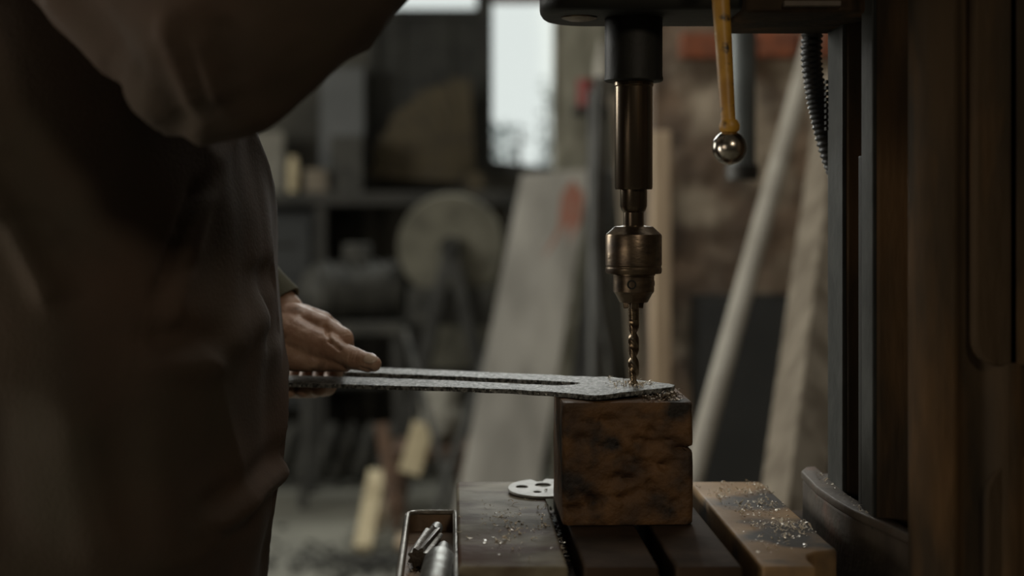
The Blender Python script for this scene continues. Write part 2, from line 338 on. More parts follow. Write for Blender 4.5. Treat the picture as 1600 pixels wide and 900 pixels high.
# shrubs in the yard
def shrub(cx, cy, cz, r, h, n, label):
    t = thing('shrub', (cx, cy, -0.05), label, 'shrub')
    st = MB(); lf = MB()
    for i in range(9):
        a = random.random()*6.28; tip = Vector((cx+math.cos(a)*r*0.8, cy+math.sin(a)*r*0.8, cz+h*(0.6+0.4*random.random())))
        st.tube([(cx, cy, -0.05), ((cx+tip.x)/2+0.03, cy, (tip.z)/2), tip], [0.02, 0.012, 0.004], 6)
    for i in range(n):
        a = random.random()*6.28; q = r*math.sqrt(random.random()); z = cz-0.6+(h+0.6)*random.random()
        c = Vector((cx+math.cos(a)*q, cy+math.sin(a)*q, z)); u = Vector((random.gauss(0,1), random.gauss(0,1), random.gauss(0,1))).normalized(); v = u.orthogonal().normalized()
        lf.add([c-u*0.035, c+v*0.015, c+u*0.035, c-v*0.015], [(0,1,2,3)])
    link('stem', st.mesh('s'), 'wood_brown', par=t); o = link('foliage', lf.mesh('l'), 'leaf', par=t); o['kind'] = 'stuff'
q = P(783, 235, 9.0); shrub(q.x, 9.0, q.z-0.05, 0.16, 0.22, 300, 'small leafy shrub outside at the lower left of the bright window')
q = P(868, 180, 9.0); shrub(q.x, 9.0, q.z-0.05, 0.11, 0.28, 260, 'taller leafy shrub outside at the right edge of the bright window')

# ================================================================ background things
def lean(name, px_a, px_b, wid, thk, m, label, cat, side=(1,0,0), bev=0.004):
    """px = (x, y, Y); a at the foot (its y is replaced so it stands on the floor)"""
    a = P(*px_a); bb = P(*px_b)
    d = bb-a; a0 = a+d*((0.012-a.z)/d.z)
    return link(name, MB().beam(a0, bb, wid, thk, side).mesh(name, bev), m, label=label, cat=cat)
# the great leaning board with red paint
brd = thing('leaning_board', (P(770,750,4.7).x, 4.4, 0), 'tall grey scuffed board with a red paint patch leaning against the plaster pillar', 'board')
def quadplate(c, th):
    c = [Vector(q) for q in c]; n = (c[1]-c[0]).cross(c[3]-c[0]).normalized()*th
    if n.y < 0: n = -n
    b = MB(); b.add(c+[q+n for q in c], [(0,1,2,3),(7,6,5,4),(0,4,5,1),(1,5,6,2),(2,6,7,3),(3,7,4,0)]); return b
def ext(pa, pb, z):       # extend the line pa->pb down to height z
    d = pa-pb; return pb+d*((z-pb.z)/d.z)
tl, tr = P(815, 272, 5.46), P(926, 262, 5.46); bl, br_ = P(718, 760, 4.7), P(842, 760, 4.7)
bl0, br0 = ext(bl, tl, 0.0), ext(br_, tr, 0.0)
# lengthwise planks of the board: two boards side by side
def lerp(a, b, t): return a+(b-a)*t
link('board_face', quadplate([bl0, br0, tr, tl], 0.03).mesh('b', 0.004), 'board', par=brd)
# red patch painted area as thin worn paint skin on its face
def onboard(u, v, off): 
    p = lerp(lerp(bl0, br0, u), lerp(tl, tr, u), v); nn = (br0-bl0).cross(tl-bl0).normalized()
    if nn.y > 0: nn = -nn
    return p+nn*off
pts = [(0.62,0.93),(0.74,0.97),(0.93,0.93),(0.97,0.86),(0.85,0.80),(0.72,0.72),(0.55,0.70),(0.52,0.76),(0.66,0.84)]
c3 = [onboard(u, v, 0.0022) for u, v in pts]; c4 = [onboard(u, v, -0.001) for u, v in pts]; k = len(pts)
link('paint_patch', MB().add(c3+c4, [tuple(range(k)), tuple(range(2*k-1, k-1, -1))]+[(i,(i+1)%k,(i+1)%k+k,i+k) for i in range(k)]).mesh('p'),
     mat('faded_red_paint', (0.30, 0.115, 0.075), (0.26, 0.15, 0.11), 0.8, scale=9), par=brd, label='faded red paint patch')
# dark slim panel behind its right edge
lean('steel_bar', (888, 740, 4.9), (948, 270, 5.5), 0.07, 0.03, 'steel_dark', 'dark flat bar leaning along the right edge of the grey board', 'bar')
# poles between board and wall
b = MB(); b.lathe([(0.026, 0.0), (0.026, 1.59), (0.02, 1.60)], P(931,0,4.3).x, 4.3, 20); link('steel_pipe', b.mesh('p'), 'steel_dark', smooth=True, label='upright dark steel pipe behind the right edge of the grey board', cat='pipe')
hp = [P(938,120,4.1), P(934,250,4.1), P(930,380,4.1), P(938,480,4.1), P(952,550,4.1), P(958,640,4.1), P(955,900,4.1)]
hp.append(Vector((hp[-1].x, 4.1, 0.02)))
link('rubber_hose', MB().tube(hp, 0.014, 12).mesh('h'), 'steel_dark', smooth=True, label='curved grey hose hanging beside the dark pipe', cat='hose')
lean('timber_lath', (995, 600, 3.9), (962, 150, 4.15), 0.032, 0.02, 'wood_grey', 'thin brown lath standing behind the drill chuck', 'lath')
zz = P(0, 205, 3.9)
link('timber_post', MB().box(P(1018,0,3.9).x, P(1046,0,3.9).x, 3.86, 3.95, 0, zz.z).mesh('p', 0.004), 'wood_tan', label='pale tan timber post against the wall edge right of the drill bit', cat='post')
# dark recess door in brown wall
dr = thing('door_1', (P(1157,0,3.97).x, 3.96, 0), None, None); dr['kind'] = 'structure'
da, dc = P(1092, 0, 3.93).x, P(1300, 0, 3.93).x
link('door_leaf', MB().box(da, dc, 3.93, 3.97, 0.0, P(0,468,3.93).z).mesh('d', 0.004), 'door_dark', par=dr)
link('door_frame', MB().box(da-0.02, dc+0.02, 3.94, 3.965, 0.0, P(0,460,3.93).z).mesh('d', 0.004), 'steel_dark', par=dr)
# leaning pipe and timber right
a = P(1078, 760, 3.0); bb = P(1270, 60, 3.85); a0 = ext(a, bb, 0.02)
link('leaning_pipe', MB().tube([a0, bb], 0.024, 24).mesh('p'), 'pipe_grey', smooth=True, label='long pale grey pipe leaning diagonally against the brown wall', cat='pipe')
a = P(1242, 745, 2.7); bb = P(1318, 120, 3.7); a0 = ext(a, bb, 0.03)
link('timber_beam', MB().beam(a0, bb, 0.085, 0.10, (1, 0.75, 0)).mesh('p', 0.006), 'wood_grey', label='thick weathered timber leaning beside the press column', cat='timber')
# hanging pipe
hx, hy = P(1160,0,2.6).x, 2.6
gp = thing('hanging_pipe', (hx, hy, P(0,280,2.6).z), 'blue-grey vertical pipe coming down from the ceiling behind the yellow lever', 'pipe')
link('pipe_tube', MB().lathe([(0.024, P(0,280,2.6).z), (0.024, ZC)], hx, hy, 24).mesh('p'), 'pipe_teal', par=gp, smooth=True)
link('pipe_collar', MB().lathe([(0.024, P(0,282,2.6).z), (0.030, P(0,280,2.6).z), (0.030, P(0,258,2.6).z), (0.024, P(0,256,2.6).z)], hx, hy, 24).mesh('p'), 'steel_dark', par=gp, smooth=True)
# ledge on pillar with tin and bottle
lz = P(0, 168, 5.4).z
ld = link('wall_ledge', MB().box(P(895,0,5.4).x, P(960,0,5.4).x, 5.33, 5.56, lz-0.02, lz).mesh('l', 0.002), 'frame_dark', label='short dark ledge on the plaster pillar behind the quill', cat='ledge')
q = P(915, 0, 5.45); link('paint_tin', MB().lathe([(0.032, lz), (0.032, lz+0.11), (0.028, lz+0.112)], q.x, q.y, 20).mesh('t'), 'red_tin', smooth=True, label='small red tin on the ledge behind the quill', cat='tin')
q = P(940, 0, 5.45); link('plastic_bottle', MB().lathe([(0.026, lz), (0.028, lz+0.15), (0.022, lz+0.2), (0.010, lz+0.23), (0.010, lz+0.26)], q.x, q.y, 20).mesh('t'), 'white_item', smooth=True, label='off-white bottle on the ledge behind the quill', cat='bottle')
# boards on the left: shelf and what stands on it
sz = P(0, 300, 6.4).z
sh = thing('storage_shelf', (P(610,0,6.4).x, 6.6, 0), 'long grimy shelf on posts below the boarded window', 'shelf')
sx0, sx1 = P(330,0,6.4).x, P(812,0,6.4).x
link('shelf_board', MB().box(sx0, sx1, 6.4, 6.98, sz-0.06, sz).mesh('s', 0.004), 'shelf', par=sh)
link('shelf_board', MB().box(sx0, sx1, 6.45, 6.98, 0.42, 0.46).mesh('s', 0.004), 'shelf', par=sh)
for x in (sx0+0.03, P(500,0,6.4).x, P(650,0,6.4).x, sx1-0.03):
    for y in (6.45, 6.93): link('post', MB().box(x-0.025, x+0.025, y-0.025, y+0.025, 0, sz-0.06).mesh('p', 0.003), 'shelf', par=sh)
def boxthing(name, px, py, m, label, cat, bev=0.004, y0=6.5, y1=6.6, base=None):
    a = P(px[0], py[1], y0); c = P(px[1], py[0], y0)
    return link(name, MB().box(a.x, c.x, y0, y1, sz if base is None else base, c.z).mesh(name, bev), m, label=label, cat=cat)
boxthing('pale_board', (392, 443), (205, 290), 'sack', 'pale board standing on the shelf beside the dark jacket', 'board', y0=6.8, y1=6.83)
boxthing('metal_sheet', (500, 569), (105, 200), 'sheet_blue', 'blue-grey metal sheet standing at the left of the boarded window', 'sheet', y0=6.85, y1=6.87)
q = P(458, 0, 6.55); link('glass_jar', MB().lathe([(0.026, sz), (0.026, sz+0.13), (0.02, sz+0.145), (0.02, sz+0.165)], q.x, q.y, 20).mesh('t'), 'wood_pale', smooth=True, label='narrow tan jar on the shelf right of the pale board', cat='jar')
boxthing('cardboard_box', (476, 510), (264, 290), 'wood_grey', 'small brown box on the shelf right of the tan jar', 'box', y0=6.5, y1=6.6)
boxthing('storage_crate', (515, 566), (212, 290), 'clutter', 'dark grimy crate on the shelf below the blue-grey sheet', 'crate', y0=6.55, y1=6.75)
# ribbed fan-shaped wooden piece
fan = thing('slatted_fan', (P(660,0,6.8).x, 6.8, sz), 'brown fan-shaped slatted wooden piece propped before the boarded window', 'slatted piece')
hub = P(742, 285, 6.80); rad = 0.50
ns = 13
for i in range(ns):
    a0 = R(92+i*6.6); a1 = R(92+i*6.6+6.0); r1 = rad*(1+0.02*math.sin(i*2.1)); yo = 6.80+0.010*(i%2)
    pts = [(hub.x+0.05*math.cos(a0), hub.z+0.05*math.sin(a0)), (hub.x+r1*math.cos(a0), hub.z+r1*math.sin(a0)), (hub.x+r1*math.cos(a1), hub.z+r1*math.sin(a1)), (hub.x+0.05*math.cos(a1), hub.z+0.05*math.sin(a1))]
    bq = MB(); bq.add([(p[0], yo, p[1]) for p in pts]+[(p[0], yo+0.010, p[1]) for p in pts], [(0,1,2,3),(7,6,5,4),(0,4,5,1),(1,5,6,2),(2,6,7,3),(3,7,4,0)])
    link('slat', bq.mesh('s', 0.002), 'ribbed', par=fan)
link('hub', MB().lathe([(0.05, -0.01), (0.05, 0.025)], 0, 0, 20, (0,1,0), (hub.x, 6.80, max(hub.z, sz+0.052))).mesh('h'), 'ribbed', par=fan)
# grindstone on stand
gc = P(705, 385, 6.0); gr = 83/F*6.0
g = thing('grindstone', (gc.x, gc.y, 0), 'large sandy grindstone wheel on a dark stand left of the leaning board', 'grindstone')
link('stone_wheel', MB().lathe([(gr*0.97, -0.03), (gr, -0.024), (gr, 0.024), (gr*0.97, 0.03)], 0, 0, 48, (0,1,0), gc).mesh('w'), 'stone', par=g, smooth=True)
hb = gc+Vector((-0.05, 0, 0.12))
link('hub', MB().lathe([(0.045, -0.06), (0.04, -0.07), (0.04, 0.07), (0.045, 0.08)], 0, 0, 24, (0,1,0), gc).mesh('h'), 'clutter', par=g, smooth=True)
sd = MB()
for s in (-1, 1):
    for y in (-0.09, 0.09): sd.beam((gc.x+s*0.25, gc.y+y*1.6, 0), (gc.x, gc.y+y, gc.z), 0.05, 0.04)
sd.beam((gc.x-0.24, gc.y-0.13, 0.2), (gc.x+0.24, gc.y-0.13, 0.2), 0.05, 0.04, (0,0,1))
link('stand', sd.mesh('s', 0.003), 'steel_dark', par=g)
link('water_trough', MB().box(gc.x-0.18, gc.x+0.18, gc.y-0.07, gc.y+0.07, gc.z-0.33, gc.z-0.17).mesh('t', 0.01), 'clutter', par=g)
link('stone_plate', MB().box(P(655,0,6.85).x, P(806,0,6.85).x, 6.82, 6.87, 0.46, sz-0.075).mesh('s', 0.006), 'stone', label='sandy stone slab standing under the shelf behind the grindstone', cat='stone slab')
# old motor
mc = P(556, 455, 6.0)
mt = thing('electric_motor', (mc.x, mc.y, 0), 'grimy ribbed electric motor on a dark stand left of the grindstone', 'motor')
pr = []; 
for i in range(13): t = -0.16+0.32*i/12; pr += [(0.13 if i%2 else 0.115, t), (0.13 if i%2 else 0.115, t+0.02)]
link('motor_housing', MB().lathe(pr, 0, 0, 32, (1,0.3,0), mc).mesh('m'), 'clutter', par=mt, smooth=True)
link('end_bell', MB().lathe([(0.03,-0.24),(0.09,-0.21),(0.12,-0.16)], 0, 0, 32, (1,0.3,0), mc).mesh('m'), 'clutter', par=mt, smooth=True)
link('shaft', MB().lathe([(0.018,0.1),(0.018,0.3)], 0, 0, 20, (1,0.3,0), mc).mesh('m'), 'steel_dark', par=mt, smooth=True)
link('pulley', MB().lathe([(0.08,0.22),(0.06,0.235),(0.06,0.25),(0.08,0.265)], 0, 0, 28, (1,0.3,0), mc).mesh('m'), 'clutter', par=mt, smooth=True)
link('terminal_box', MB().box(mc.x-0.05, mc.x+0.06, mc.y-0.05, mc.y+0.06, mc.z+0.11, mc.z+0.2).mesh('m', 0.006), 'clutter', par=mt)
tb = MB(); tb.box(mc.x-0.22, mc.x+0.22, mc.y-0.17, mc.y+0.17, mc.z-0.17, mc.z-0.12)
link('stand_top', tb.mesh('m', 0.004), 'clutter', par=mt)
for sx in (-1,1):
    for sy in (-1,1): link('leg', MB().beam((mc.x+sx*0.2, mc.y+sy*0.15, 0), (mc.x+sx*0.18, mc.y+sy*0.13, mc.z-0.17), 0.035, 0.035).mesh('l', 0.002), 'steel_dark', par=mt)
# diagonal bars and scrap leaning by the motor
for i, (pa_, pb_, w_, lab) in enumerate([((760,560,5.3),(800,440,5.6),0.03,'short grey offcut bar leaning against the left edge of the grey board'),
                                    ((672,660,5.3),(632,515,5.6),0.025,'slim grey rod leaning before the dark motor stand')]):
    lean('scrap_bar', pa_, pb_, w_, 0.02, ('clutter','clutter','wood_brown')[i], lab, 'bar')
# dark cabinet behind the jacket
cb = thing('tool_cabinet', (P(455,0,6.5).x, 6.7, 0), 'dark tall tool cabinet standing left of the motor', 'cabinet')
ca, cc = P(376,0,6.5).x, P(490,0,6.5).x; cz = P(0,330,6.5).z
link('cabinet_body', MB().box(ca, cc, 6.52, 6.88, 0.32, cz).mesh('c', 0.005), 'door_dark', par=cb)
for i in range(3):
    z0 = 0.36+i*(cz-0.38)/3; d = link('drawer', MB().box(ca+0.02, cc-0.02, 6.505, 6.52, z0, z0+(cz-0.38)/3-0.02).mesh('d', 0.004), 'door_dark', par=cb)
    link('handle', MB().tube([(ca+0.1, 6.505, z0+0.15), (ca+0.1, 6.48, z0+0.15), (cc-0.1, 6.48, z0+0.15), (cc-0.1, 6.505, z0+0.15)], 0.006, 8).mesh('h'), 'clutter', par=d, smooth=True)
for sx in (ca+0.02, cc-0.02):
    for sy in (6.55, 6.85): link('leg', MB().box(sx-0.02, sx+0.02, sy-0.02, sy+0.02, 0, 0.32).mesh('l'), 'door_dark', par=cb)
# cast radiator lying against the wall
rd = thing('cast_radiator', (P(510,0,6.3).x, 6.3, 0), 'dark cast iron radiator with slanted sections on the floor beside the jacket', 'radiator')
for i in range(8):
    xx = 372+i*31
    a = P(xx, 742, 6.3); a.z = 0.02; t = P(xx+26, 662, 6.3)
    link('radiator_section', MB().tube([a, lerp(a, t, 0.15), lerp(a, t, 0.85), t], [0.02, 0.036, 0.036, 0.02], 14, 1.5, up=(1,0,0)).mesh('r'), 'clutter', par=rd, smooth=True)
xa, xb = P(372,0,6.3).x, P(372+7*31,0,6.3).x
link('header_tube', MB().tube([(xa, 6.3, 0.05), (xb, 6.3, 0.05)], 0.02, 12).mesh('t'), 'clutter', par=rd, smooth=True)
link('header_tube', MB().tube([(xa+0.075, 6.3, 0.20), (xb+0.075, 6.3, 0.20)], 0.018, 12).mesh('t'), 'clutter', par=rd, smooth=True)
# wood offcuts and the box they lean on
tx0, tx1 = P(612,0,5.5).x, P(668,0,5.5).x
ts = thing('timber_trestle', ((tx0+tx1)/2, 5.6, 0), 'low dark wooden trestle on the floor left of the grey board', 'trestle')
tz = P(0, 700, 5.5).z
link('trestle_top', MB().box(tx0, P(730,0,5.5).x, 5.45, 5.75, tz-0.04, tz).mesh('t', 0.003), 'wood_brown', par=ts)
for x in (tx0+0.02, P(722,0,5.5).x):
    for y in (5.48, 5.72): link('leg', MB().box(x-0.02, x+0.02, y-0.02, y+0.02, 0, tz-0.04).mesh('t', 0.002), 'wood_brown', par=ts)
def stick(a, b_, w_, t_, m, label):
    return link('wood_offcut', MB().beam(P(*a), P(*b_), w_, t_).mesh('s', 0.004), m, label=label, cat='wood offcut', group=None)
stick((567, 858, 5.10), (590, 738, 5.43), 0.066, 0.035, 'wood_pale', 'pale straight wood offcut standing on the floor, leftmost of the offcuts')
stick((640, 740, 5.36), (663, 662, 5.40), 0.085, 0.03, 'wood_pale', 'broad pale wood offcut leaning high on the trestle')
stick((618, 795, 5.30), (596, 662, 5.42), 0.05, 0.03, 'wood_brown', 'brown wood offcut crossing behind the pale straight one')
stick((584, 828, 5.26), (618, 760, 5.45), 0.05, 0.03, 'wood_tan', 'short tan offcut low between the pale offcut and the trestle')
stick((628, 858, 5.15), (634, 840, 5.2), 0.05, 0.04, 'wood_tan', 'tiny tan wood block lying on the floor left of the rusty tray')
sk = MB(); c = P(690, 650, 5.6); sk.ball((c.x, c.y, tz+0.10), (0.085, 0.08, 0.11)); sk.ball((c.x-0.03, c.y, tz+0.17), (0.06, 0.05, 0.07)); sk.ball((c.x+0.03, c.y, tz+0.2), (0.045, 0.05, 0.07))
me = remesh(sk, 0.012, 3)
for v in me.vertices: v.co += v.co.normalized()*0+Vector((noise.noise(v.co*18), noise.noise(v.co*18+Vector((5,5,5))), noise.noise(v.co*18+Vector((9,1,5)))))*0.012
link('cloth_sack', me, 'sack', smooth=True, label='small pale crumpled sack sitting on the dark trestle', cat='sack', auto=80)
# chips and sawdust heap on floor
hp_ = MB(); 
for i in range(420):
    a = random.random()*6.28; q = abs(random.gauss(0, 1))*0.20; x = P(590,0,5.0).x+math.cos(a)*q*1.3; y = 4.95+math.sin(a)*q*0.9; s = 0.006+0.012*random.random()
    hp_.beam((x, y, 0.004), (x+s*2*math.cos(i), y+s*2*math.sin(i), 0.006+0.01*random.random()), s, 0.005)
link('wood_scraps', hp_.mesh('w'), 'clutter', label='scattered dark scraps on the floor around the wood offcuts', cat='scraps', kind='stuff')

# ================================================================ the drill press
TZ = CZ-0.275           # table top
DX, DY = P(990, 0, 1.28).x, 1.28
def T(x, y, z=None):    # point of the table plane seen at pixel
    h = CZ-(TZ if z is None else z); Y = h*F/(y-HY); return Vector(((x-800)/F*Y, Y, TZ if z is None else z))
dp = thing('drill_press', (0.42, 1.25, 0), 'heavy dark old drill press with brown steel chuck and slotted table', 'drill press')
# column
colp = [(0.312,1.345),(0.300,1.338),(0.300,1.275),(0.322,1.270),(0.322,1.215),(0.300,1.210),(0.300,1.168),(0.334,1.160),(0.334,1.105),(0.306,1.098),
        (0.303,1.088),(0.306,1.074),(0.316,1.064),(0.332,1.060),(0.336,1.066),(0.352,1.066),(0.358,1.058),(0.366,1.052),(0.376,1.052),(0.384,1.060),(0.392,1.064),(0.60,1.064),(0.66,1.12),(0.66,1.40),(0.6,1.45),(0.40,1.45),(0.34,1.40)]
link('column', MB().prism(colp, 0.06, 2.0).mesh('c', 0.003), 'iron_body', par=dp, smooth=True, auto=40)
def rail(y0, y1, x): return MB().box(x-0.0035, x+0.001, y0, y1, 0.5, 1.95)
link('slideway', rail(1.2775, 1.336, 0.300).mesh('r', 0.0012), 'iron_way', par=dp)
link('slideway', rail(1.1705, 1.2075, 0.300).mesh('r', 0.0012), 'iron_way', par=dp)
# wavy-edged felt/rack on far slideway
rk = MB()
for i in range(9):
    z = 1.320+0.0055*i; rk.box(0.2945, 0.301, 1.333, 1.341, z, z+0.003)
link('rack_teeth', rk.mesh('r'), 'iron_way', par=dp)
link('foot', MB().box(0.05, 0.75, 0.98, 1.58, 0, 0.07).mesh('f', 0.015), 'iron_body', par=dp)
# cover plate on near face at lower right
def rrect(x0, x1, z0, z1, r, n=6):
    out = []
    for cx, cz_, a0 in ((x1-r, z1-r, 0), (x0+r, z1-r, 90), (x0+r, z0+r, 180), (x1-r, z0+r, 270)):
        for i in range(n+1): a = R(a0+90*i/n); out.append((cx+r*math.cos(a), cz_+r*math.sin(a)))
    return out
def plateXZ(pts, y0, y1):
    n = len(pts); return MB().add([(p[0], y0, p[1]) for p in pts]+[(p[0], y1, p[1]) for p in pts],
        [tuple(range(n)), tuple(range(2*n-1, n-1, -1))]+[(i, i+n, (i+1)%n+n, (i+1)%n) for i in range(n)])
q = P(1545, 715, 1.05)
cvp = link('cover_plate', plateXZ(rrect(q.x, q.x+0.20, 0.70, q.z, 0.03), 1.054, 1.066).mesh('c', 0.002), 'iron_body', par=dp, label='rounded cover plate')
for x, y in (): 
    q2 = P(x, y, 1.052); link('screw', MB().lathe([(0.006, 0), (0.006, 0.004), (0.004, 0.006)], 0, 0, 12, (0,-1,0), (q2.x, 1.055, q2.z)).mesh('s'), 'tool_dark', par=cvp, smooth=True)
q = P(1524, 300, 1.05)
link('side_panel', plateXZ(rrect(q.x, q.x+0.22, CZ-0.12, 1.78, 0.02), 1.052, 1.068).mesh('c', 0.003), 'iron_body', par=dp, label='raised side panel')
# head: rounded housing
hz = CZ+0.1675
def rrectXY(x0, x1, y0, y1, r, n=8):
    out = []
    for cx, cy, a0 in ((x1-r, y1-r, 0), (x0+r, y1-r, 90), (x0+r, y0+r, 180), (x1-r, y0+r, 270)):
        for i in range(n+1): a = R(a0+90*i/n); out.append((cx+r*math.cos(a), cy+r*math.sin(a)))
    return out
hx0 = P(843, 0, 1.30).x
link('head_housing', MB().prism(rrectXY(hx0, 0.46, 1.215, 1.345, 0.045), hz, hz+0.36).mesh('h', 0.010, 4), 'iron_black', par=dp, smooth=True, auto=50)
link('head_slide', MB().prism(rrectXY(P(1165,0,1.2).x, 0.34, 1.195, 1.35, 0.008), CZ+0.162, hz+0.3).mesh('h', 0.004, 3), 'iron_body', par=dp, smooth=True)
link('oil_cup', MB().lathe([(0.010, hz-0.003), (0.016, hz-0.001), (0.018, hz+0.006)], P(905,0,1.27).x, 1.27, 24).mesh('o'), 'chuck', par=dp, smooth=True)
b = MB()
b.box(P(1225,0,1.19).x, P(1315,0,1.19).x, 1.189, 1.196, CZ+0.166, CZ+0.171)
link('drip_edge', b.mesh('d', 0.001), 'bracket', par=dp)
def lz_(y): return CZ+(HY-y)/F*DY
def lr(w_): return w_/2/F*DY
link('quill_sleeve', MB().lathe([(lr(60), lz_(128)), (lr(86), lz_(128)), (lr(92), lz_(126)), (lr(92), lz_(122)), (lr(90), lz_(119)), (lr(90), hz+0.01)], DX, DY, 64).mesh('q'), 'iron_black', par=dp, smooth=True, auto=30)
link('quill', MB().lathe([(lr(50), lz_(296)), (lr(57), lz_(296)), (lr(59), lz_(293)), (lr(59), lz_(136)), (lr(62), lz_(134)), (lr(62), lz_(120))], DX, DY, 64).mesh('q'), 'quill', par=dp, smooth=True, auto=30)
link('spindle_nose', MB().lathe([(lr(30), lz_(362)), (lr(32), lz_(352)), (lr(32), lz_(332)), (lr(37), lz_(329)), (lr(42), lz_(322)), (lr(42), lz_(290))], DX, DY, 48).mesh('q'), 'quill', par=dp, smooth=True, auto=30)
ck = link('chuck', MB().lathe([(lr(26), lz_(470)), (lr(44), lz_(472)), (lr(58), lz_(459)), (lr(64), lz_(455)), (lr(64), lz_(431)), (lr(67), lz_(430)), (lr(67), lz_(427)),
      (lr(86), lz_(427)), (lr(88), lz_(424)), (lr(88), lz_(419)), (lr(86), lz_(417)), (lr(86), lz_(416)), (lr(88), lz_(414)), (lr(88), lz_(369)), (lr(86), lz_(366)), (lr(60), lz_(354)), (lr(30), lz_(352))], DX, DY, 72).mesh('c'), 'chuck', par=dp, smooth=True, auto=20)
# jaws
jb = MB()
for k in range(3):
    a = R(30+120*k); c_ = Vector((DX+math.cos(a)*lr(20), DY+math.sin(a)*lr(20), 0))
    jb.beam((c_.x, c_.y, lz_(482)), (DX+math.cos(a)*lr(26), DY+math.sin(a)*lr(26), lz_(465)), 0.006, 0.006, (-math.sin(a), math.cos(a), 0))
link('jaw', jb.mesh('j', 0.001), 'chuck', par=ck)
# key holes as recessed collars
for k in range(3):
    a = R(-100+120*k); u = Vector((math.cos(a), math.sin(a), 0)); o_ = Vector((DX, DY, lz_(443)))+u*(lr(64)-0.001)
    link('key_hole', MB().lathe([(0.0042, 0), (0.0042, 0.0016), (0.0030, 0.0016), (0.0030, 0.0002)], 0, 0, 16, u, o_).mesh('k'), 'iron_black', par=ck, smooth=True)
# twist drill
tipz = lz_(606); r0 = lr(17)
def twist(zt0, zt1, r, pitch, nz=130):
    b = MB(); ns_ = 32; vs = []
    for i in range(nz+1):
        z = zt0+(zt1-zt0)*i/nz; ph = z/pitch*2*math.pi
        for k in range(ns_):
            a = 2*math.pi*k/ns_; q = abs(math.cos(a)); rr = r*(1-0.52*max(0, (q-0.55)/0.45)**0.8)
            vs.append((DX+rr*math.cos(a+ph), DY+rr*math.sin(a+ph), z))
    fs = [(i*ns_+k, i*ns_+(k+1)%ns_, (i+1)*ns_+(k+1)%ns_, (i+1)*ns_+k) for i in range(nz) for k in range(ns_)]
    fs += [tuple(range(ns_-1,-1,-1)), tuple(nz*ns_+k for k in range(ns_))]
    return b.add(vs, fs)
bt = thing('drill_bit_tmp', (0,0,0), None, None); bpy.data.objects.remove(bt)
bit = twist(tipz, lz_(498), r0, -0.042)
bit.lathe([(r0*0.96, lz_(500)), (r0, lz_(495)), (r0, lz_(466))], DX, DY, 32)
link('drill_bit', bit.mesh('b'), 'bit', par=ck, smooth=True, auto=28)
# feed lever hub with levers
hub_c = P(1120, -150, 1.16)
hl = link('lever_hub', MB().lathe([(0.035, -0.0), (0.04, 0.005), (0.04, 0.05), (0.03, 0.06), (0.018, 0.065)], 0, 0, 32, (0,-1,0), (hub_c.x, 1.215, hub_c.z)).mesh('h'), 'iron_black', par=dp, smooth=True)
def lever(a, b_, w0, w1, m, label=None):
    n = 14; pts = [lerp(Vector(a), Vector(b_), i/n) for i in range(n+1)]
    return link('feed_lever', MB().tube(pts, [w0+(w1-w0)*i/n for i in range(n+1)], 20).mesh('l'), m, par=dp, smooth=True, label=label)
ba = P(1140, 231, 1.13)
lv = lever((hub_c.x-0.001, 1.165, hub_c.z), (ba.x-0.0005, ba.y, ba.z+0.014), 0.0082, 0.0058, 'yellow', 'chipped yellow lever')
link('ball_knob', MB().ball(ba, 27/F*1.13, 40, 26).mesh('b'), 'chrome', par=lv, smooth=True, label='polished steel ball knob')
link('lever_ferrule', MB().lathe([(0.0066, 0), (0.008, 0.002), (0.0082, 0.006), (0.006, 0.010)], 0, 0, 20, (0,0,1), ba+Vector((0,0,0.0125))).mesh('b'), 'yellow', par=lv, smooth=True)
gripc = Vector((0.010, 1.13, 1.585))
lv2 = lever((hub_c.x-0.01, 1.165, hub_c.z+0.005), gripc+(gripc-hub_c).normalized()*0.035, 0.0075, 0.006, 'yellow', 'yellow lever held in the raised hand')
link('ball_knob', MB().ball(gripc+(gripc-hub_c).normalized()*0.045, 0.014).mesh('b'), 'chrome', par=lv2, smooth=True)
# corrugated hose
hs = [P(1270,40,1.36), P(1268,90,1.36), P(1274,140,1.36), P(1283,185,1.36), P(1296,235,1.36), P(1314,285,1.37), P(1335,350,1.38)]
def spline(pts, n):
    out = []; pp = [pts[0]]+list(pts)+[pts[-1]]
    for i in range(1, len(pp)-2):
        for k in range(n):
            t = k/n; a, b_, c_, d = pp[i-1], pp[i], pp[i+1], pp[i+2]
            out.append(0.5*((2*b_)+(c_-a)*t+(2*a-5*b_+4*c_-d)*t*t+(3*b_-a-3*c_+d)*t**3))
    out.append(pts[-1]); return out
sp = spline(hs, 24)
link('corrugated_hose', MB().tube(sp, [0.0095+0.0011*math.sin(i*1.55) for i in range(len(sp))], 20).mesh('h'), 'hose', par=dp, smooth=True, auto=70, label='black corrugated hose')
# table: four slabs on a base, slots between
yf, yn = 1.414, 1.080            # far and near edge
def sl(Xf, Y): return Xf+0.0428*(yf-Y)
def slab(x0, x1, m, near=yn, th=0.028, label=None, notch=False, bev=0.003):
    poly = [(sl(x0, near), near), (sl(x1, near), near), (x1, yf), (x0, yf)]
    if notch:
        e = sl(x1, 1.165)
        cx = [(sl(x1, near)-0.030, near), (sl(x1, near)-0.032, 1.105), (sl(x1, near)-0.029, 1.118), (sl(x1, near)-0.020, 1.128), (sl(x1, near)-0.008, 1.132), (e+0.002, 1.138), (e, 1.160)]
        poly = [(sl(x0, near), near)]+cx+[(x1, yf), (x0, yf)]
    return link('table_slab', MB().prism(poly, TZ-th, TZ).mesh('s', bev, 3), m, par=dp, smooth=True, label=label, auto=50)
slab(-0.0552, 0.0285, 'slab', label='left slab with oily sheen')
slab(0.0405, 0.0975, 'slab_dark', label='dark middle slab')
slab(0.1105, 0.1615, 'slab_dark', label='dark slab right of the block')
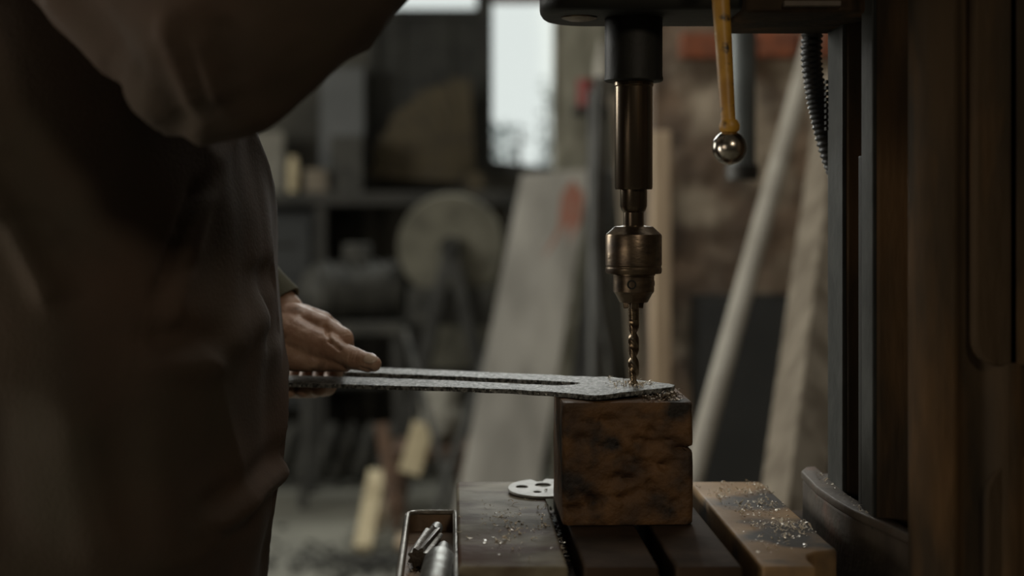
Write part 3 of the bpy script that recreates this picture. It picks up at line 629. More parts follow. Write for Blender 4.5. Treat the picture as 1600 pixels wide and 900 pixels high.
slab(0.1760, 0.2475, 'slab_tan', label='tan right slab', notch=True)
bs = [(sl(-0.052, yn+0.006), yn+0.006), (sl(0.24, yn+0.04), yn+0.04), (0.30, yf-0.005), (-0.052, yf-0.005)]
link('table_base', MB().prism(bs, TZ-0.085, TZ-0.027).mesh('b', 0.004), 'slab_dark', par=dp, smooth=True)
link('table_arm', MB().box(0.0, 0.36, 1.17, 1.33, TZ-0.17, TZ-0.08).mesh('b', 0.01), 'iron_body', par=dp, smooth=True)
# knee bracket hugging the ways
BZ = CZ-0.258
kp = [(0.281,1.375),(0.279,1.30),(0.283,1.245),(0.288,1.205),(0.298,1.165),(0.308,1.12),(0.316,1.085),(0.335,1.072),(0.40,1.072),(0.56,1.075),(0.60,1.10),(0.60,1.40),(0.30,1.40),(0.288,1.392)]
link('knee_bracket', MB().prism(kp, BZ-0.26, BZ-0.006).mesh('k', 0.004, 3), 'bracket', par=dp, smooth=True, auto=50)
kl = [(0.2795,1.375),(0.2775,1.30),(0.2815,1.243),(0.2865,1.203),(0.2965,1.163),(0.3065,1.118),(0.314,1.10),(0.318,1.11),(0.3115,1.165),(0.304,1.21),(0.2985,1.26),(0.2985,1.40),(0.288,1.394)]
link('bracket_lip', MB().prism(kl, BZ-0.007, BZ+0.001).mesh('k', 0.0018, 3), 'bracket', par=dp, smooth=True, auto=50, label='dusty lip of the bracket')
link('gib_strip', MB().box(0.2975, 0.301, 1.212, 1.222, BZ, BZ+0.30).mesh('g', 0.001), 'iron_black', par=dp)

# ================================================================ block, fork, disc
BT = CZ-0.1685
def cube_sub(n):
    bm = bmesh.new(); bmesh.ops.create_cube(bm, size=1.0); bmesh.ops.subdivide_edges(bm, edges=bm.edges, cuts=n, use_grid_fill=True); return bm
bw, bd, bh = 0.1125, 0.112, BT-TZ-0.0008
bm = cube_sub(44)
bcx = P(978, 0, 1.2156).x-0.0005; bcy = 1.2156+bd/2+0.001
ang = R(2.4)
dents = [(random.uniform(-.42,.42), random.uniform(-.40,.42), random.uniform(0.02,0.06), random.uniform(0.0015,0.006), random.uniform(0.8,2.6)) for _ in range(40)]
for v in bm.verts:
    c = v.co.copy()
    # round the corners
    d = Vector((max(abs(c.x)-0.46, 0), max(abs(c.y)-0.46, 0), max(abs(c.z)-0.47, 0)))
    if d.length > 0.0:
        k = sum(1 for q in d if q > 0)
        if k > 1:
            pull = d.length-max(d); v.co.x -= math.copysign(pull*0.8, c.x) if d.x else 0; v.co.y -= math.copysign(pull*0.8, c.y) if d.y else 0; v.co.z -= math.copysign(pull*0.5, c.z) if d.z else 0
    p = Vector((v.co.x*bw, v.co.y*bd, (v.co.z+0.5)*bh))
    if abs(c.y) > 0.44 and c.y < 0:
        for (dx, dz, rr, am, el) in dents:
            q = ((c.x-dx)/(rr*el))**2+((c.z-dz)/rr)**2
            if q < 4: p.y += am*math.exp(-q*1.5)
        # split on the right edge
        if c.x > 0.30: p.y += 0.0045*math.exp(-((c.z-0.12)/0.014)**2)*(c.x-0.30)/0.2
    if c.x > 0.45: p.x -= 0.004*math.exp(-((c.z-0.12)/0.014)**2)+0.0008*noise.noise(p*60)
    if c.z < 0.45 and c.z > -0.45 : p += Vector((noise.noise(p*45), noise.noise(p*45+Vector((7,7,7))), 0))*0.0009
    v.co = Matrix.Rotation(ang, 3, 'Z') @ p+Vector((bcx, bcy, TZ+0.0004))
me = bpy.data.meshes.new('block'); bm.to_mesh(me); bm.free()
link('support_block', me, 'block', smooth=True, auto=50, label='battered rusty brown square block standing on the press table', cat='block')

# fork plate on a tilted plane
fb_ = 0.0365; fa = -0.1659
def FP(x, y):
    u = (x-800)/F; v = (y-HY)/F; Y = -fa/(v+fb_*u); return Vector((u*Y, Y, CZ+fa+fb_*u*Y))
outer_near = [(300,594),(360,595.5),(432,597.5),(560,601),(700,604.5),(800,608.5),(870,612.5),(905,616),(930,618),(945,617),(962,614.5),(1000,610),(1052,604.5)]
outer_far = [(1054.5,601),(1040,598.5),(1010,595),(975,591),(955,589),(900,587.5),(860,585.5),(700,578.5),(595,574.3),(432,569),(300,565)]
slot_far = [(300,573.5),(432,577),(595,583),(700,587.5),(800,592.0),(870,595.5),(898,597)]
slot_near = [(908,598.2),(897,601),(870,602),(800,599),(700,594),(595,590.5),(432,585.5),(300,582)]
def dens(l, n=5, j=0.35):
    out = []
    for a, b_ in zip(l, l[1:]):
        for k in range(n):
            t = k/n; out.append((a[0]+(b_[0]-a[0])*t, a[1]+(b_[1]-a[1])*t+random.uniform(-j, j)))
    out.append(l[-1]); return out
near = dens(outer_near); far = dens(outer_far, 5); sf = dens(slot_far, 5, .25); sn = dens(slot_near, 5, .25)
poly = [FP(*q) for q in (near+far+sf+sn)]
th = 0.0042
bm = bmesh.new(); top = [bm.verts.new(p) for p in poly]; fc = bm.faces.new(top)
bmesh.ops.recalc_face_normals(bm, faces=bm.faces)
ex = bmesh.ops.extrude_face_region(bm, geom=[fc]); vs = [g_ for g_ in ex['geom'] if isinstance(g_, bmesh.types.BMVert)]
bmesh.ops.translate(bm, verts=vs, vec=(0, 0, -th))
bmesh.ops.recalc_face_normals(bm, faces=bm.faces)
es = [e for e in bm.edges if len(e.link_faces) == 2 and 1.2 < e.calc_face_angle(0) < 1.9 and abs((e.verts[0].co-e.verts[1].co).z) < 0.003]
bmesh.ops.bevel(bm, geom=es, offset=0.0006, segments=2, profile=0.5, affect='EDGES')
bmesh.ops.triangulate(bm, faces=[f for f in bm.faces if len(f.verts) > 4])
me = bpy.data.meshes.new('fork'); bm.to_mesh(me); bm.free()
link('forked_steel_bar', me, 'forged', label='long rough grey forked steel bar lying on the block under the drill bit', cat='steel bar')

# pale perforated disc
dc_ = T(849, 769); Rr = 0.0335
def disc_mesh():
    cu = bpy.data.curves.new('d', 'CURVE'); cu.dimensions = '2D'; cu.fill_mode = 'BOTH'; cu.extrude = 0.0008; cu.bevel_depth = 0.0004; cu.bevel_resolution = 1
    def spl(pts):
        s = cu.splines.new('POLY'); s.points.add(len(pts)-1); s.use_cyclic_u = True
        for i, p in enumerate(pts): s.points[i].co = (p[0], p[1], 0, 1)
    def circ(cx, cy, r, n=28): return [(cx+r*math.cos(2*math.pi*i/n), cy+r*math.sin(2*math.pi*i/n)) for i in range(n)]
    out = []
    for i in range(72):
        a = 2*math.pi*i/72; d = math.degrees(a)
        r = Rr*(0.72 if 88 < d < 108 else 1.0)
        out.append((r*math.cos(a), r*math.sin(a)))
    spl(out); spl(circ(-0.0205, 0.003, 0.0062)); spl(circ(-0.006, -0.0165, 0.0042)); spl(circ(0.019, -0.005, 0.0062)); spl(circ(0.0, 0.010, 0.008)); spl(circ(0.014, 0.016, 0.003))
    o = bpy.data.objects.new('d', cu); COL.objects.link(o); bpy.context.view_layer.update()
    me = bpy.data.meshes.new_from_object(o.evaluated_get(bpy.context.evaluated_depsgraph_get())); bpy.data.objects.remove(o, do_unlink=True)
    return me
me = disc_mesh(); me.transform(Matrix.Translation((dc_.x, dc_.y, TZ+0.0034)) @ Matrix.Rotation(R(3), 4, 'X') )
link('perforated_disc', me, 'disc', label='pale grey steel disc with holes lying on the table left of the block', cat='disc')

# ================================================================ tray and tools
trz = CZ-0.288
def TR(x, y, z=trz): h = CZ-z; Y = h*F/(y-HY); return Vector(((x-800)/F*Y, Y, z))
tl_, tn_ = TR(640, 800), TR(628, 925)
ty1 = tl_.y; ty0 = 1.0; txl = tl_.x; txr = -0.0585
outer = [(-0.0625+0.0, ty0), (-0.0575, ty1)]
def tray_outline(off):
    r = 0.014-off*0.5; x0, x1, y0, y1 = txl+off, -0.0490-off*0.2, ty0+off, ty1-off; out = []
    for cx, cy, a0, rr in ((x1-0.003, y1-0.003, 0, 0.003), (x0+r, y1-r, 90, r), (x0+r, y0+r, 180, r), (x1-0.003, y0+0.003, 270, 0.003)):
        for i in range(7): a = R(a0+90*i/6); out.append((cx+rr*math.cos(a), cy+rr*math.sin(a)))
    return [(p[0]+0.0428*(1.25-p[1]), p[1]) for p in out]
o1, o2 = tray_outline(0), tray_outline(0.0035); n = len(o1); zb = trz-0.017
v = [(p[0],p[1],zb-0.003) for p in o1]+[(p[0],p[1],trz) for p in o1]+[(p[0],p[1],trz) for p in o2]+[(p[0],p[1],zb) for p in o2]
f = [tuple(range(n-1,-1,-1)), tuple(3*n+i for i in range(n))]
for k in range(3): f += [(k*n+i, k*n+(i+1)%n, (k+1)*n+(i+1)%n, (k+1)*n+i) for i in range(n)]
tr_ = thing('metal_tray', (txl+0.02, 1.2, zb-0.003), 'small rusty steel tray holding tools at the left end of the press table', 'tray')
link('tray_body', MB().add(v, f).mesh('t', 0.0008), 'tray', par=tr_, smooth=True, auto=40)
rim = [( (a[0]+c[0])/2, (a[1]+c[1])/2, trz) for a, c in zip(o1, o2)]
link('tray_rim', MB().tube(rim+[rim[0]], 0.0026, 10).mesh('t'), 'tray_rim', par=tr_, smooth=True)
link('tray_bracket', MB().box(-0.085, 0.02, 1.2, 1.24, zb-0.014, zb-0.003).mesh('b', 0.001), 'iron_body', par=tr_)
def on_tray(x, y, h): return TR(x, y, zb+h)
def fluted(a, b_, r, nf, depth, twistv=0.0, nz=20):
    a = Vector(a); b_ = Vector(b_); A = (b_-a).normalized(); U = A.orthogonal().normalized(); V = A.cross(U); ns_ = nf*6; vs = []
    for i in range(nz+1):
        for k in range(ns_):
            t = 2*math.pi*k/ns_; rr = r*(1-depth*(0.5+0.5*math.cos(nf*t))); t2 = t+twistv*i/nz
            vs.append(a+(b_-a)*(i/nz)+(U*math.cos(t2)+V*math.sin(t2))*rr)
    fs = [(i*ns_+k, i*ns_+(k+1)%ns_, (i+1)*ns_+(k+1)%ns_, (i+1)*ns_+k) for i in range(nz) for k in range(ns_)]+[tuple(range(ns_-1,-1,-1)), tuple(nz*ns_+k for k in range(ns_))]
    return MB().add(vs, fs)
# reamer
a, b_, c_ = on_tray(653, 872, 0.0095), on_tray(677, 836, 0.0095), on_tray(689, 812, 0.011)
rm = thing('fluted_reamer', a, 'dull fluted reamer with tapered shank, left of the two tools in the tray', 'reamer')
link('fluted_body', fluted(a, b_, 0.0092, 8, 0.28, 0.35).mesh('r'), 'tool_dark', par=rm, smooth=True)
link('shank', MB().lathe([(0.0075, 0), (0.0068, 0.004), (0.0055, 0.026), (0.004, 0.030)], 0, 0, 28, (c_-b_), b_).mesh('r'), 'tool', par=rm, smooth=True)
# sleeve tool with large grey barrel
a, b_ = on_tray(674, 945, 0.0135), on_tray(688, 875, 0.0115); d_ = (on_tray(704, 826, 0.012)-b_)
d_ = (b_-a).normalized()*0.6+d_.normalized()*0.4
st_ = thing('taper_sleeve', a, 'smooth grey steel taper sleeve with thick barrel, right of the two tools in the tray', 'sleeve')
link('barrel', MB().lathe([(0.0125, 0), (0.0135, 0.003), (0.0135, (b_-a).length-0.012), (0.0125, (b_-a).length-0.004), (0.0095, (b_-a).length)], 0, 0, 40, b_-a, a).mesh('b'), 'tool', par=st_, smooth=True)
link('collar', MB().lathe([(0.0075, 0), (0.0092, 0.001), (0.0092, 0.006), (0.0075, 0.009), (0.0088, 0.010), (0.0088, 0.013)], 0, 0, 36, d_, b_-(b_-a).normalized()*0.001).mesh('b'), 'tool_dark', par=st_, smooth=True)
link('taper_shank', MB().lathe([(0.0080, 0.012), (0.0052, 0.046), (0.0040, 0.050)], 0, 0, 32, d_, b_).mesh('b'), 'tool', par=st_, smooth=True)

# ================================================================ swarf
def swarf(name, spots, m, label, zf, size=(0.0012, 0.0035)):
    b = MB()
    for (x, y, sx, sy, n) in spots:
        for _ in range(n):
            px, py = random.gauss(x, sx), random.gauss(y, sy)
            p = zf(px, py)
            if p is None: continue
            s = random.uniform(*size)*(1.6 if random.random() < 0.12 else 1); yaw = random.random()*6.28; tw = random.uniform(1.5, 5.0); w_ = s*random.uniform(0.5, 1.0)
            n_ = 5; vs = []
            ax = Vector((math.cos(yaw), math.sin(yaw), random.uniform(-.2, .4))).normalized(); up = Vector((0,0,1)); sd_ = ax.cross(up).normalized(); up = sd_.cross(ax)
            if random.random() < 0.55:
                u_ = Vector((random.gauss(0,1), random.gauss(0,1), random.gauss(0,0.3))).normalized(); v_ = u_.cross(Vector((random.gauss(0,0.3), random.gauss(0,0.3), 1))).normalized(); e_ = s*random.uniform(0.35, 0.6)
                c = p+Vector((0,0,0.0002+abs(u_.z)*e_)); m_ = c+u_.cross(v_)*e_*0.3
                b.add([c-u_*e_, m_-v_*e_*0.5, c+u_*e_, m_+v_*e_*0.5, c+v_*e_*0.8], [(0,1,3), (1,2,3), (3,2,4)]); continue
            rr = s*random.uniform(0.15, 0.45); lift = rr*1.02+0.0001+(s*0.5 if random.random() < 0.25 else 0)
            for i in range(n_+1):
                t = i/n_; an = tw*t+yaw
                c = p+ax*(t-0.5)*s+(sd_*math.cos(an)+up*math.sin(an))*rr+Vector((0,0,lift))
                q = (sd_*math.cos(an)+up*math.sin(an)).cross(ax)*0.3*w_+ax*w_*0.5
                vs += [c-q, c+q]
            b.add(vs, [(2*i, 2*i+1, 2*i+3, 2*i+2) for i in range(n_)])
    return link(name, b.mesh('s'), m, label=label, cat='metal shavings', kind='stuff')
def on_slab1(x, y):
    if not (716 < x < 868 and 757 < y < 884): return None
    return T(x, y)
swarf('metal_shavings', [(785,806,10,3,30),(802,825,14,5,30),(796,842,6,5,10),(850,822,8,6,14),(830,800,25,8,16),(800,830,45,28,70),(766,792,6,12,8),(843,793,10,4,8)], 'chips',
      'bright shavings scattered over the left slab of the press table', on_slab1, (0.0014, 0.0042))
def on_slab4(x, y):
    if y < 752 or y > 880: return None
    xl = 1075+(y-750)*0.86+6; xr = 1190+(y-750)*1.12-4
    if y > 838: xr = min(xr, 1262)
    if not (xl < x < xr): return None
    return T(x, y)
swarf('metal_shavings', [(1128,769,12,5,46),(1186,768,14,6,70),(1168,755,6,2,12),(1195,792,24,10,80),(1175,797,10,6,26),(1242,825,16,7,80),(1215,822,22,5,36),(1185,820,8,3,20),(1220,840,26,9,50),(1150,785,14,8,16),(1205,800,45,25,50)], 'chips',
      'bright and dark shavings scattered over the tan right slab', on_slab4, (0.0014, 0.0042))
zfork = lambda x, y: FP(x, y)
def on_fork(x, y):
    if not (944 < x < 1046): return None
    lo = 590+(x-955)*0.12; hi = 613.5-(x-962)*0.09
    if not (lo < y < hi): return None
    return FP(x, y)
swarf('metal_shavings', [(990,602,8,3,90),(975,599,12,3,70),(1008,600,9,3,60),(953,590.5,3,1,12),(985,596,22,4,60)], 'chips', 'shavings heaped on the forked bar around the drill bit', on_fork, (0.001, 0.003))
def on_block(x, y):
    Y = 0.1685*F/(y-HY)
    if Y < 1.222 or Y > 1.32 or not (1000 < x < 1068): return None
    return Vector(((x-800)/F*Y, Y, BT+0.0002))
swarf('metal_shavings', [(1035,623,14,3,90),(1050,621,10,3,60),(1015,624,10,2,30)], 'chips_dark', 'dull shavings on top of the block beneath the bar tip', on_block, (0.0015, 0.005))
SB = TZ-0.027
def in_slot(x0f, x1f):
    def g_(x, y):
        h = CZ-SB; Y = h*F/(y-HY)
        if not (yn+0.01 < Y < yf): return None
        X = sl(x0f+(x1f-x0f)*random.random()*0.8+0.001, Y); return Vector((X, Y, SB+random.random()*0.006))
    return g_
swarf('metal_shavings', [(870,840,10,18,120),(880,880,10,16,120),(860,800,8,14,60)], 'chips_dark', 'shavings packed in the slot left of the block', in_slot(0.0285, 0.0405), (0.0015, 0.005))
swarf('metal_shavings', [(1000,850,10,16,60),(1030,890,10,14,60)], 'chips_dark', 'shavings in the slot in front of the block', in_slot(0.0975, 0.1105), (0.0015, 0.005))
q = lambda x, y: T(x, y) if y > 827 else None
swarf('metal_shavings', [(874,849,4,3,30),(872,838,4,2,12)], 'chips', 'small bright curl heap at the left foot of the block', lambda x, y: Vector((T(x,y).x, T(x,y).y, TZ-0.004)), (0.0015, 0.004))
def on_trayf(x, y):
    p = TR(x, y, zb)
    if not (txl+0.006 < p.x-0.0428*(1.25-p.y)*0.9 < -0.062 and ty0+0.01 < p.y < ty1-0.006): return None
    return p+Vector((0,0,0.0003))
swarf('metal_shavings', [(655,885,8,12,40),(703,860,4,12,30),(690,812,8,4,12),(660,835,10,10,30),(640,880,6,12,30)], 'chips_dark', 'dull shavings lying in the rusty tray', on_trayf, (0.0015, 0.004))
def on_lip(x, y):
    Y = (CZ-BZ-0.001)*F/(y-HY); X = (x-800)/F*Y
    return Vector((0.291+(1.38-Y)*0.03+random.uniform(-0.006, 0.004), Y, BZ+0.001)) if 1.14 < Y < 1.385 else None
swarf('metal_shavings', [(1290,745,6,6,20),(1340,775,14,10,14),(1380,795,8,6,8)], 'chips', 'few shavings on the bracket lip at the foot of the column', on_lip, (0.0015, 0.004))

# ================================================================ the person
pr_ = thing('person', (-0.40, 1.28, 0), 'person in a dark brown jacket, one arm raised, one hand on the forked bar', 'person')
C = Vector((-0.38, 1.27, 0))
sh_r, el_r, wr_r = Vector((-0.355, 1.075, 1.53)), Vector((-0.190, 0.965, 1.378)), Vector((-0.052, 1.085, 1.525))
sh_l, el_l, wr_l = Vector((-0.385, 1.46, 1.50)), Vector((-0.425, 1.515, 1.300)), P(442, 496, 1.455)
# --- body (head, neck, trunk, arms, legs) as one continuous surface
bd_ = MB()
bd_.chain([(Vector((-0.385,1.27,0.98)), 0.125), (Vector((-0.40,1.27,1.15)), 0.118), (Vector((-0.385,1.27,1.38)), 0.13), (Vector((-0.375,1.27,1.50)), 0.075), (Vector((-0.345,1.27,1.60)), 0.056)])
for s, sh_, el_, wr_ in ((-1, sh_r, el_r, wr_r), (1, sh_l, el_l, wr_l)):
    bd_.chain([(Vector((-0.385, 1.27+s*0.08, 1.42)), 0.085), (sh_+Vector((0.0, -s*0.03, -0.01)), 0.06), (el_, 0.043), (wr_, 0.026)])
    hp2 = Vector((-0.39, 1.27+s*0.09, 0.95)); kn = Vector((-0.355+0.02*s, 1.27+s*0.12, 0.52)); an = Vector((-0.40+0.04*s, 1.27+s*0.14, 0.09))
    bd_.chain([(hp2, 0.085), (kn, 0.055), (an, 0.04)]); bd_.chain([(an+Vector((0,0,-0.04)), 0.035), (an+Vector((0.14,0,-0.055)), 0.028)])
hc = Vector((-0.315, 1.27, 1.695)); tiltm = Matrix.Rotation(R(22), 3, 'Y')
def H(x, y, z): return hc+tiltm @ Vector((x, y, z))
bd_.ball(hc+tiltm @ Vector((-0.012,0,0.02)), (0.098, 0.077, 0.100), rot=tiltm); bd_.ball(H(0.022,0,-0.045), (0.066, 0.058, 0.072), rot=tiltm)
bd_.capsule(H(0.082,0,0.018), 0.009, H(0.106,0,-0.024), 0.013); bd_.capsule(H(0.078,-0.014,-0.058), 0.008, H(0.078,0.014,-0.058), 0.008); bd_.ball(H(0.068,0,-0.098), (0.02,0.024,0.016))
for s in (-1, 1):
    bd_.capsule(H(0.078,s*0.014,0.03), 0.009, H(0.068,s*0.048,0.028), 0.009); bd_.ball(H(-0.008,s*0.077,-0.005), (0.018, 0.008, 0.032), rot=tiltm)
body = remesh(bd_, 0.008, 4)
# --- left hand, palm down over the bar, thumb towards the camera along the top
def HP(x, y, Y): return P(x, y, Y)
lh = MB()
W = wr_l
lh.chain([(el_l+(W-el_l)*0.72, 0.026), (W, 0.0235)])
kn_i = HP(500, 513, 1.420); kn_m = HP(501, 508, 1.442); kn_r = HP(492, 514, 1.464); kn_p = HP(480, 524, 1.483)
for k_, r_ in ((kn_i, 0.0145), (kn_m, 0.0145), (kn_r, 0.0135), (kn_p, 0.012)):
    off = (k_-kn_m)*0.45; lh.chain([(W+off*0.8+Vector((0,0,0.0)), 0.0195), (lerp(W+off, k_, 0.55), 0.0175), (k_, r_)])
# thenar mass & thumb
cmc = HP(462, 528, 1.418); mcp = HP(513, 543, 1.398); ip = HP(551, 560, 1.383); tp = HP(583, 568.5, 1.374)
lh.chain([(W+Vector((0.002,-0.010,-0.008)), 0.0205), (cmc, 0.0225), (HP(488, 538, 1.408), 0.0190), (mcp, 0.0145)])
lh.chain([(mcp, 0.0145), (lerp(mcp, ip, 0.55), 0.0110), (ip, 0.0112), (lerp(ip, tp, 0.45), 0.0098), (lerp(ip, tp, 0.75), 0.0096), (tp, 0.0080)])
lh.chain([(HP(436, 530, 1.435), 0.025), (HP(470, 546, 1.425), 0.0185), (HP(505, 558, 1.412), 0.0125), (HP(538, 566, 1.395), 0.008)])
lh.chain([(HP(425, 552, 1.41), 0.017), (HP(460, 561, 1.402), 0.0125), (HP(505, 566, 1.398), 0.0095), (HP(540, 570, 1.388), 0.0070)])
# fingers curl down through the slot and return beneath the near bar
def finger(pts): lh.chain(pts)
finger([(kn_i, 0.0140), (HP(516, 519, 1.418), 0.0118), (HP(534, 530, 1.414), 0.0122), (HP(537, 545, 1.422), 0.0108), (HP(526, 570, 1.452), 0.0095), (HP(518, 594, 1.462), 0.0090), (HP(512, 606, 1.440), 0.0085), (HP(497, 607, 1.405), 0.0082)])
finger([(kn_m, 0.0138), (HP(520, 518, 1.446), 0.0112), (HP(530, 532, 1.456), 0.0108), (HP(508, 572, 1.470), 0.0098), (HP(498, 596, 1.470), 0.009), (HP(492, 608, 1.44), 0.0088), (HP(474, 609, 1.402), 0.0085)])
finger([(kn_r, 0.0130), (HP(512, 530, 1.474), 0.0110), (HP(508, 545, 1.480), 0.0105), (HP(486, 578, 1.480), 0.0095), (HP(476, 598, 1.475), 0.009), (HP(468, 609, 1.44), 0.0088), (HP(452, 609, 1.405), 0.0085)])
finger([(kn_p, 0.0115), (HP(494, 546, 1.490), 0.0095), (HP(468, 580, 1.488), 0.0088), (HP(455, 598, 1.480), 0.0083), (HP(446, 606, 1.445), 0.008), (HP(432, 606, 1.410), 0.0078)])
hand_l = remesh(lh, 0.0013, 5)
# creases: thumb joint, knuckle folds, tendons
def displace(me, fn):
    vs = [v.co.copy() for v in me.vertices]; ns = [v.normal.copy() for v in me.vertices]; out = []
    for p, n_ in zip(vs, ns): out.extend(p+n_*fn(p))
    me.vertices.foreach_set('co', out); me.update()
_HCR = []
def crease(me, a, b_, wdt, depth): _HCR.append((Vector(a), Vector(b_), wdt, depth))
for dx in (-5, 0, 5): crease(hand_l, HP(553+dx, 549, 1.374), HP(549+dx, 562, 1.372), 0.0009, 0.0009)
crease(hand_l, HP(508, 511, 1.400), HP(518, 531, 1.398), 0.0016, 0.0035)
crease(hand_l, HP(518, 531, 1.398), HP(534, 543, 1.398), 0.0015, 0.0028)
for dy in (0, 5): crease(hand_l, HP(528, 524+dy, 1.40), HP(545, 521+dy, 1.405), 0.0008, 0.0007)
crease(hand_l, HP(466, 497, 1.42), HP(494, 505, 1.41), 0.003, 0.0012)
crease(hand_l, HP(563, 575, 1.366), HP(578, 580, 1.366), 0.0012, 0.0012)
def hand_fn(p):
    d = noise.noise(p*95)*0.0006+noise.noise(p*260)*0.00022
    for a, b_, w_, dep in _HCR:
        ab = b_-a; t = max(0, min(1, (p-a).dot(ab)/ab.length_squared)); q = (p-(a+ab*t)); q.y = 0 if p.y < 1.415 else 1; q = q.length
        if q < w_*3: d -= dep*math.exp(-(q/w_)**2)
    return d
displace(hand_l, hand_fn)
# --- right hand gripping the upper lever
rh = MB(); ldir = (gripc-hub_c).normalized(); Wr = wr_r
lu = ldir; lc = gripc
side = (Wr-lc); side = (side-lu*side.dot(lu)).normalized(); nrm = lu.cross(side)
rh.chain([(lerp(el_r, Wr, 0.72), 0.031), (Wr, 0.027)])
for i in range(4):
    o_ = lu*(-0.030+0.020*i); base = lc+o_+side*0.030-nrm*0.012; k1 = lc+o_-side*0.002-nrm*0.026
    rh.chain([(Wr+o_*0.4, 0.019), (lerp(Wr+o_*0.4, base, 0.6), 0.017), (base, 0.0135)])
    rr = 0.0095-0.0006*abs(i-1.5)
    rh.chain([(base, 0.0125), (k1-side*0.006, rr+0.001), (lc+o_-side*0.021-nrm*0.004, rr), (lc+o_-side*0.010+nrm*0.015, rr-0.0006), (lc+o_+side*0.004+nrm*0.014, rr-0.001)])
rh.chain([(Wr+lu*-0.02+nrm*0.008, 0.018), (lc-lu*0.035+side*0.026+nrm*0.012, 0.0145), (lc-lu*0.045+side*0.006+nrm*0.019, 0.0110), (lc-lu*0.030-side*0.012+nrm*0.022, 0.0095)])
hand_r = remesh(rh, 0.002, 4)
bm = bmesh.new()
for m_ in (body, hand_l, hand_r): bm.from_mesh(m_)
me = bpy.data.meshes.new('body'); bm.to_mesh(me); bm.free()
bo = link('body', me, 'skin', par=pr_, smooth=True, auto=80)
# thumb nail
tdir = (tp-ip).normalized(); up_ = Vector((0, -0.72, 0.69)); up_ = (up_-tdir*up_.dot(tdir)).normalized(); sd2 = tdir.cross(up_)
rotm = Matrix((tdir, sd2, up_)).transposed()
link('thumb_nail', MB().ball(lerp(ip, tp, 0.82)+up_*0.0072+tdir*0.002, (0.0080, 0.0062, 0.0026), rot=rotm).mesh('n'), 'nail', par=bo, smooth=True, label='thumb nail')
for s in (-1, 1):
    link('eye', MB().ball(H(0.072, s*0.031, 0.008), 0.0125).mesh('e'), 'eye', par=bo, smooth=True)
# hair
hr = MB(); hr.ball(H(-0.022, 0, 0.038), (0.106, 0.086, 0.098), rot=tiltm); hr.ball(H(-0.058, 0, -0.025), (0.060, 0.070, 0.065), rot=tiltm)
me = remesh(hr, 0.006, 2)
displace(me, lambda p: noise.noise(Vector((p.x*30, p.y*90, p.z*40)))*0.004)
link('hair', me, 'hair', par=pr_, smooth=True, auto=80)
# --- trousers and boots
tro = MB()
for s in (-1, 1):
    hp2 = Vector((-0.39, 1.27+s*0.085, 0.93)); kn = Vector((-0.355+0.02*s, 1.27+s*0.12, 0.52)); an = Vector((-0.40+0.04*s, 1.27+s*0.14, 0.15))
    tro.chain([(hp2, 0.115), (kn, 0.085), (an, 0.070)])
tro.ball((-0.39, 1.27, 0.95), (0.145, 0.19, 0.12))
me = remesh(tro, 0.010, 4)
displace(me, lambda p: noise.noise(Vector((p.x*8, p.y*8, p.z*22)))*0.012)
link('trousers', me, 'trousers', par=pr_, smooth=True, auto=80)
for s in (-1, 1):
    an = Vector((-0.40+0.04*s, 1.27+s*0.14, 0.09)); bt_ = MB(); bt_.capsule(an+Vector((-0.005,0,0.06)), 0.055, an+Vector((-0.02,0,-0.03)), 0.052); bt_.ball(an+Vector((0.09,0,-0.042)), (0.12,0.052,0.045)); bt_.box(an.x-0.07, an.x+0.20, an.y-0.045, an.y+0.045, 0.002, 0.03)
    me = remesh(bt_, 0.008, 3); mz = min(v.co.z for v in me.vertices)
    for v in me.vertices: v.co.z -= mz
    link('boot', me, 'boot', par=pr_, smooth=True, auto=60)
# --- jacket
jk = MB()
def interp(tab, x):
    tab = sorted(tab)
    if x <= tab[0][0]: return tab[0][1]
    for (a, va), (b_, vb) in zip(tab, tab[1:]):
        if x <= b_: 
            t = (x-a)/(b_-a); return va+(vb-va)*t
    return tab[-1][1]
front_px = [(140,385),(215,390),(270,402),(330,413),(430,420),(520,427),(600,429),(680,430),(740,431),(790,420),(840,408),(890,398),(960,394)]
rings = 60; seg = 72; vs = []
z0j, z1j = 0.885, 1.53
for i in range(rings+1):
    z = z0j+(z1j-z0j)*i/rings
    ypx = HY+(CZ-z)*F/1.26
    xf = (interp(front_px, ypx)-800)/F*1.27
    if z > 1.36: xf -= (z-1.36)*0.15
    xb = -0.56-0.02*math.sin((z-0.9)*4)
    hw = 0.205+0.012*math.sin((z-0.95)*7)
    if z > 1.40: hw -= (z-1.40)*0.35; xb += (z-1.40)*0.5; 
    if z > 1.46: hw -= (z-1.46)*0.9; xf -= (z-1.46)*0.5
    cx = (xf+xb)/2; hx_ = (xf-xb)/2
    for k in range(seg):
        a = 2*math.pi*k/seg; ca, sa = math.cos(a), math.sin(a); e = 0.80
        vs.append((cx+hx_*math.copysign(abs(ca)**e, ca), 1.27+hw*math.copysign(abs(sa)**e, sa), z))
fs = [(i*seg+k, i*seg+(k+1)%seg, (i+1)*seg+(k+1)%seg, (i+1)*seg+k) for i in range(rings) for k in range(seg)]+[tuple(range(seg-1,-1,-1)), tuple(rings*seg+k for k in range(seg))]
jk.add(vs, fs)
jk.chain([(sh_r+Vector((-0.01,0.03,0.005)), 0.085), (lerp(sh_r, el_r, 0.5), 0.084), (el_r+Vector((0.0,0,0.005)), 0.083), (lerp(el_r, wr_r, 0.5), 0.070), (lerp(el_r, wr_r, 0.90), 0.048)])
jk.chain([(sh_l+Vector((-0.01,-0.03,0.005)), 0.09), (lerp(sh_l, el_l, 0.5), 0.075), (el_l, 0.070), (lerp(el_l, wr_l, 0.5), 0.052), (lerp(el_l, wr_l, 0.80), 0.030)])
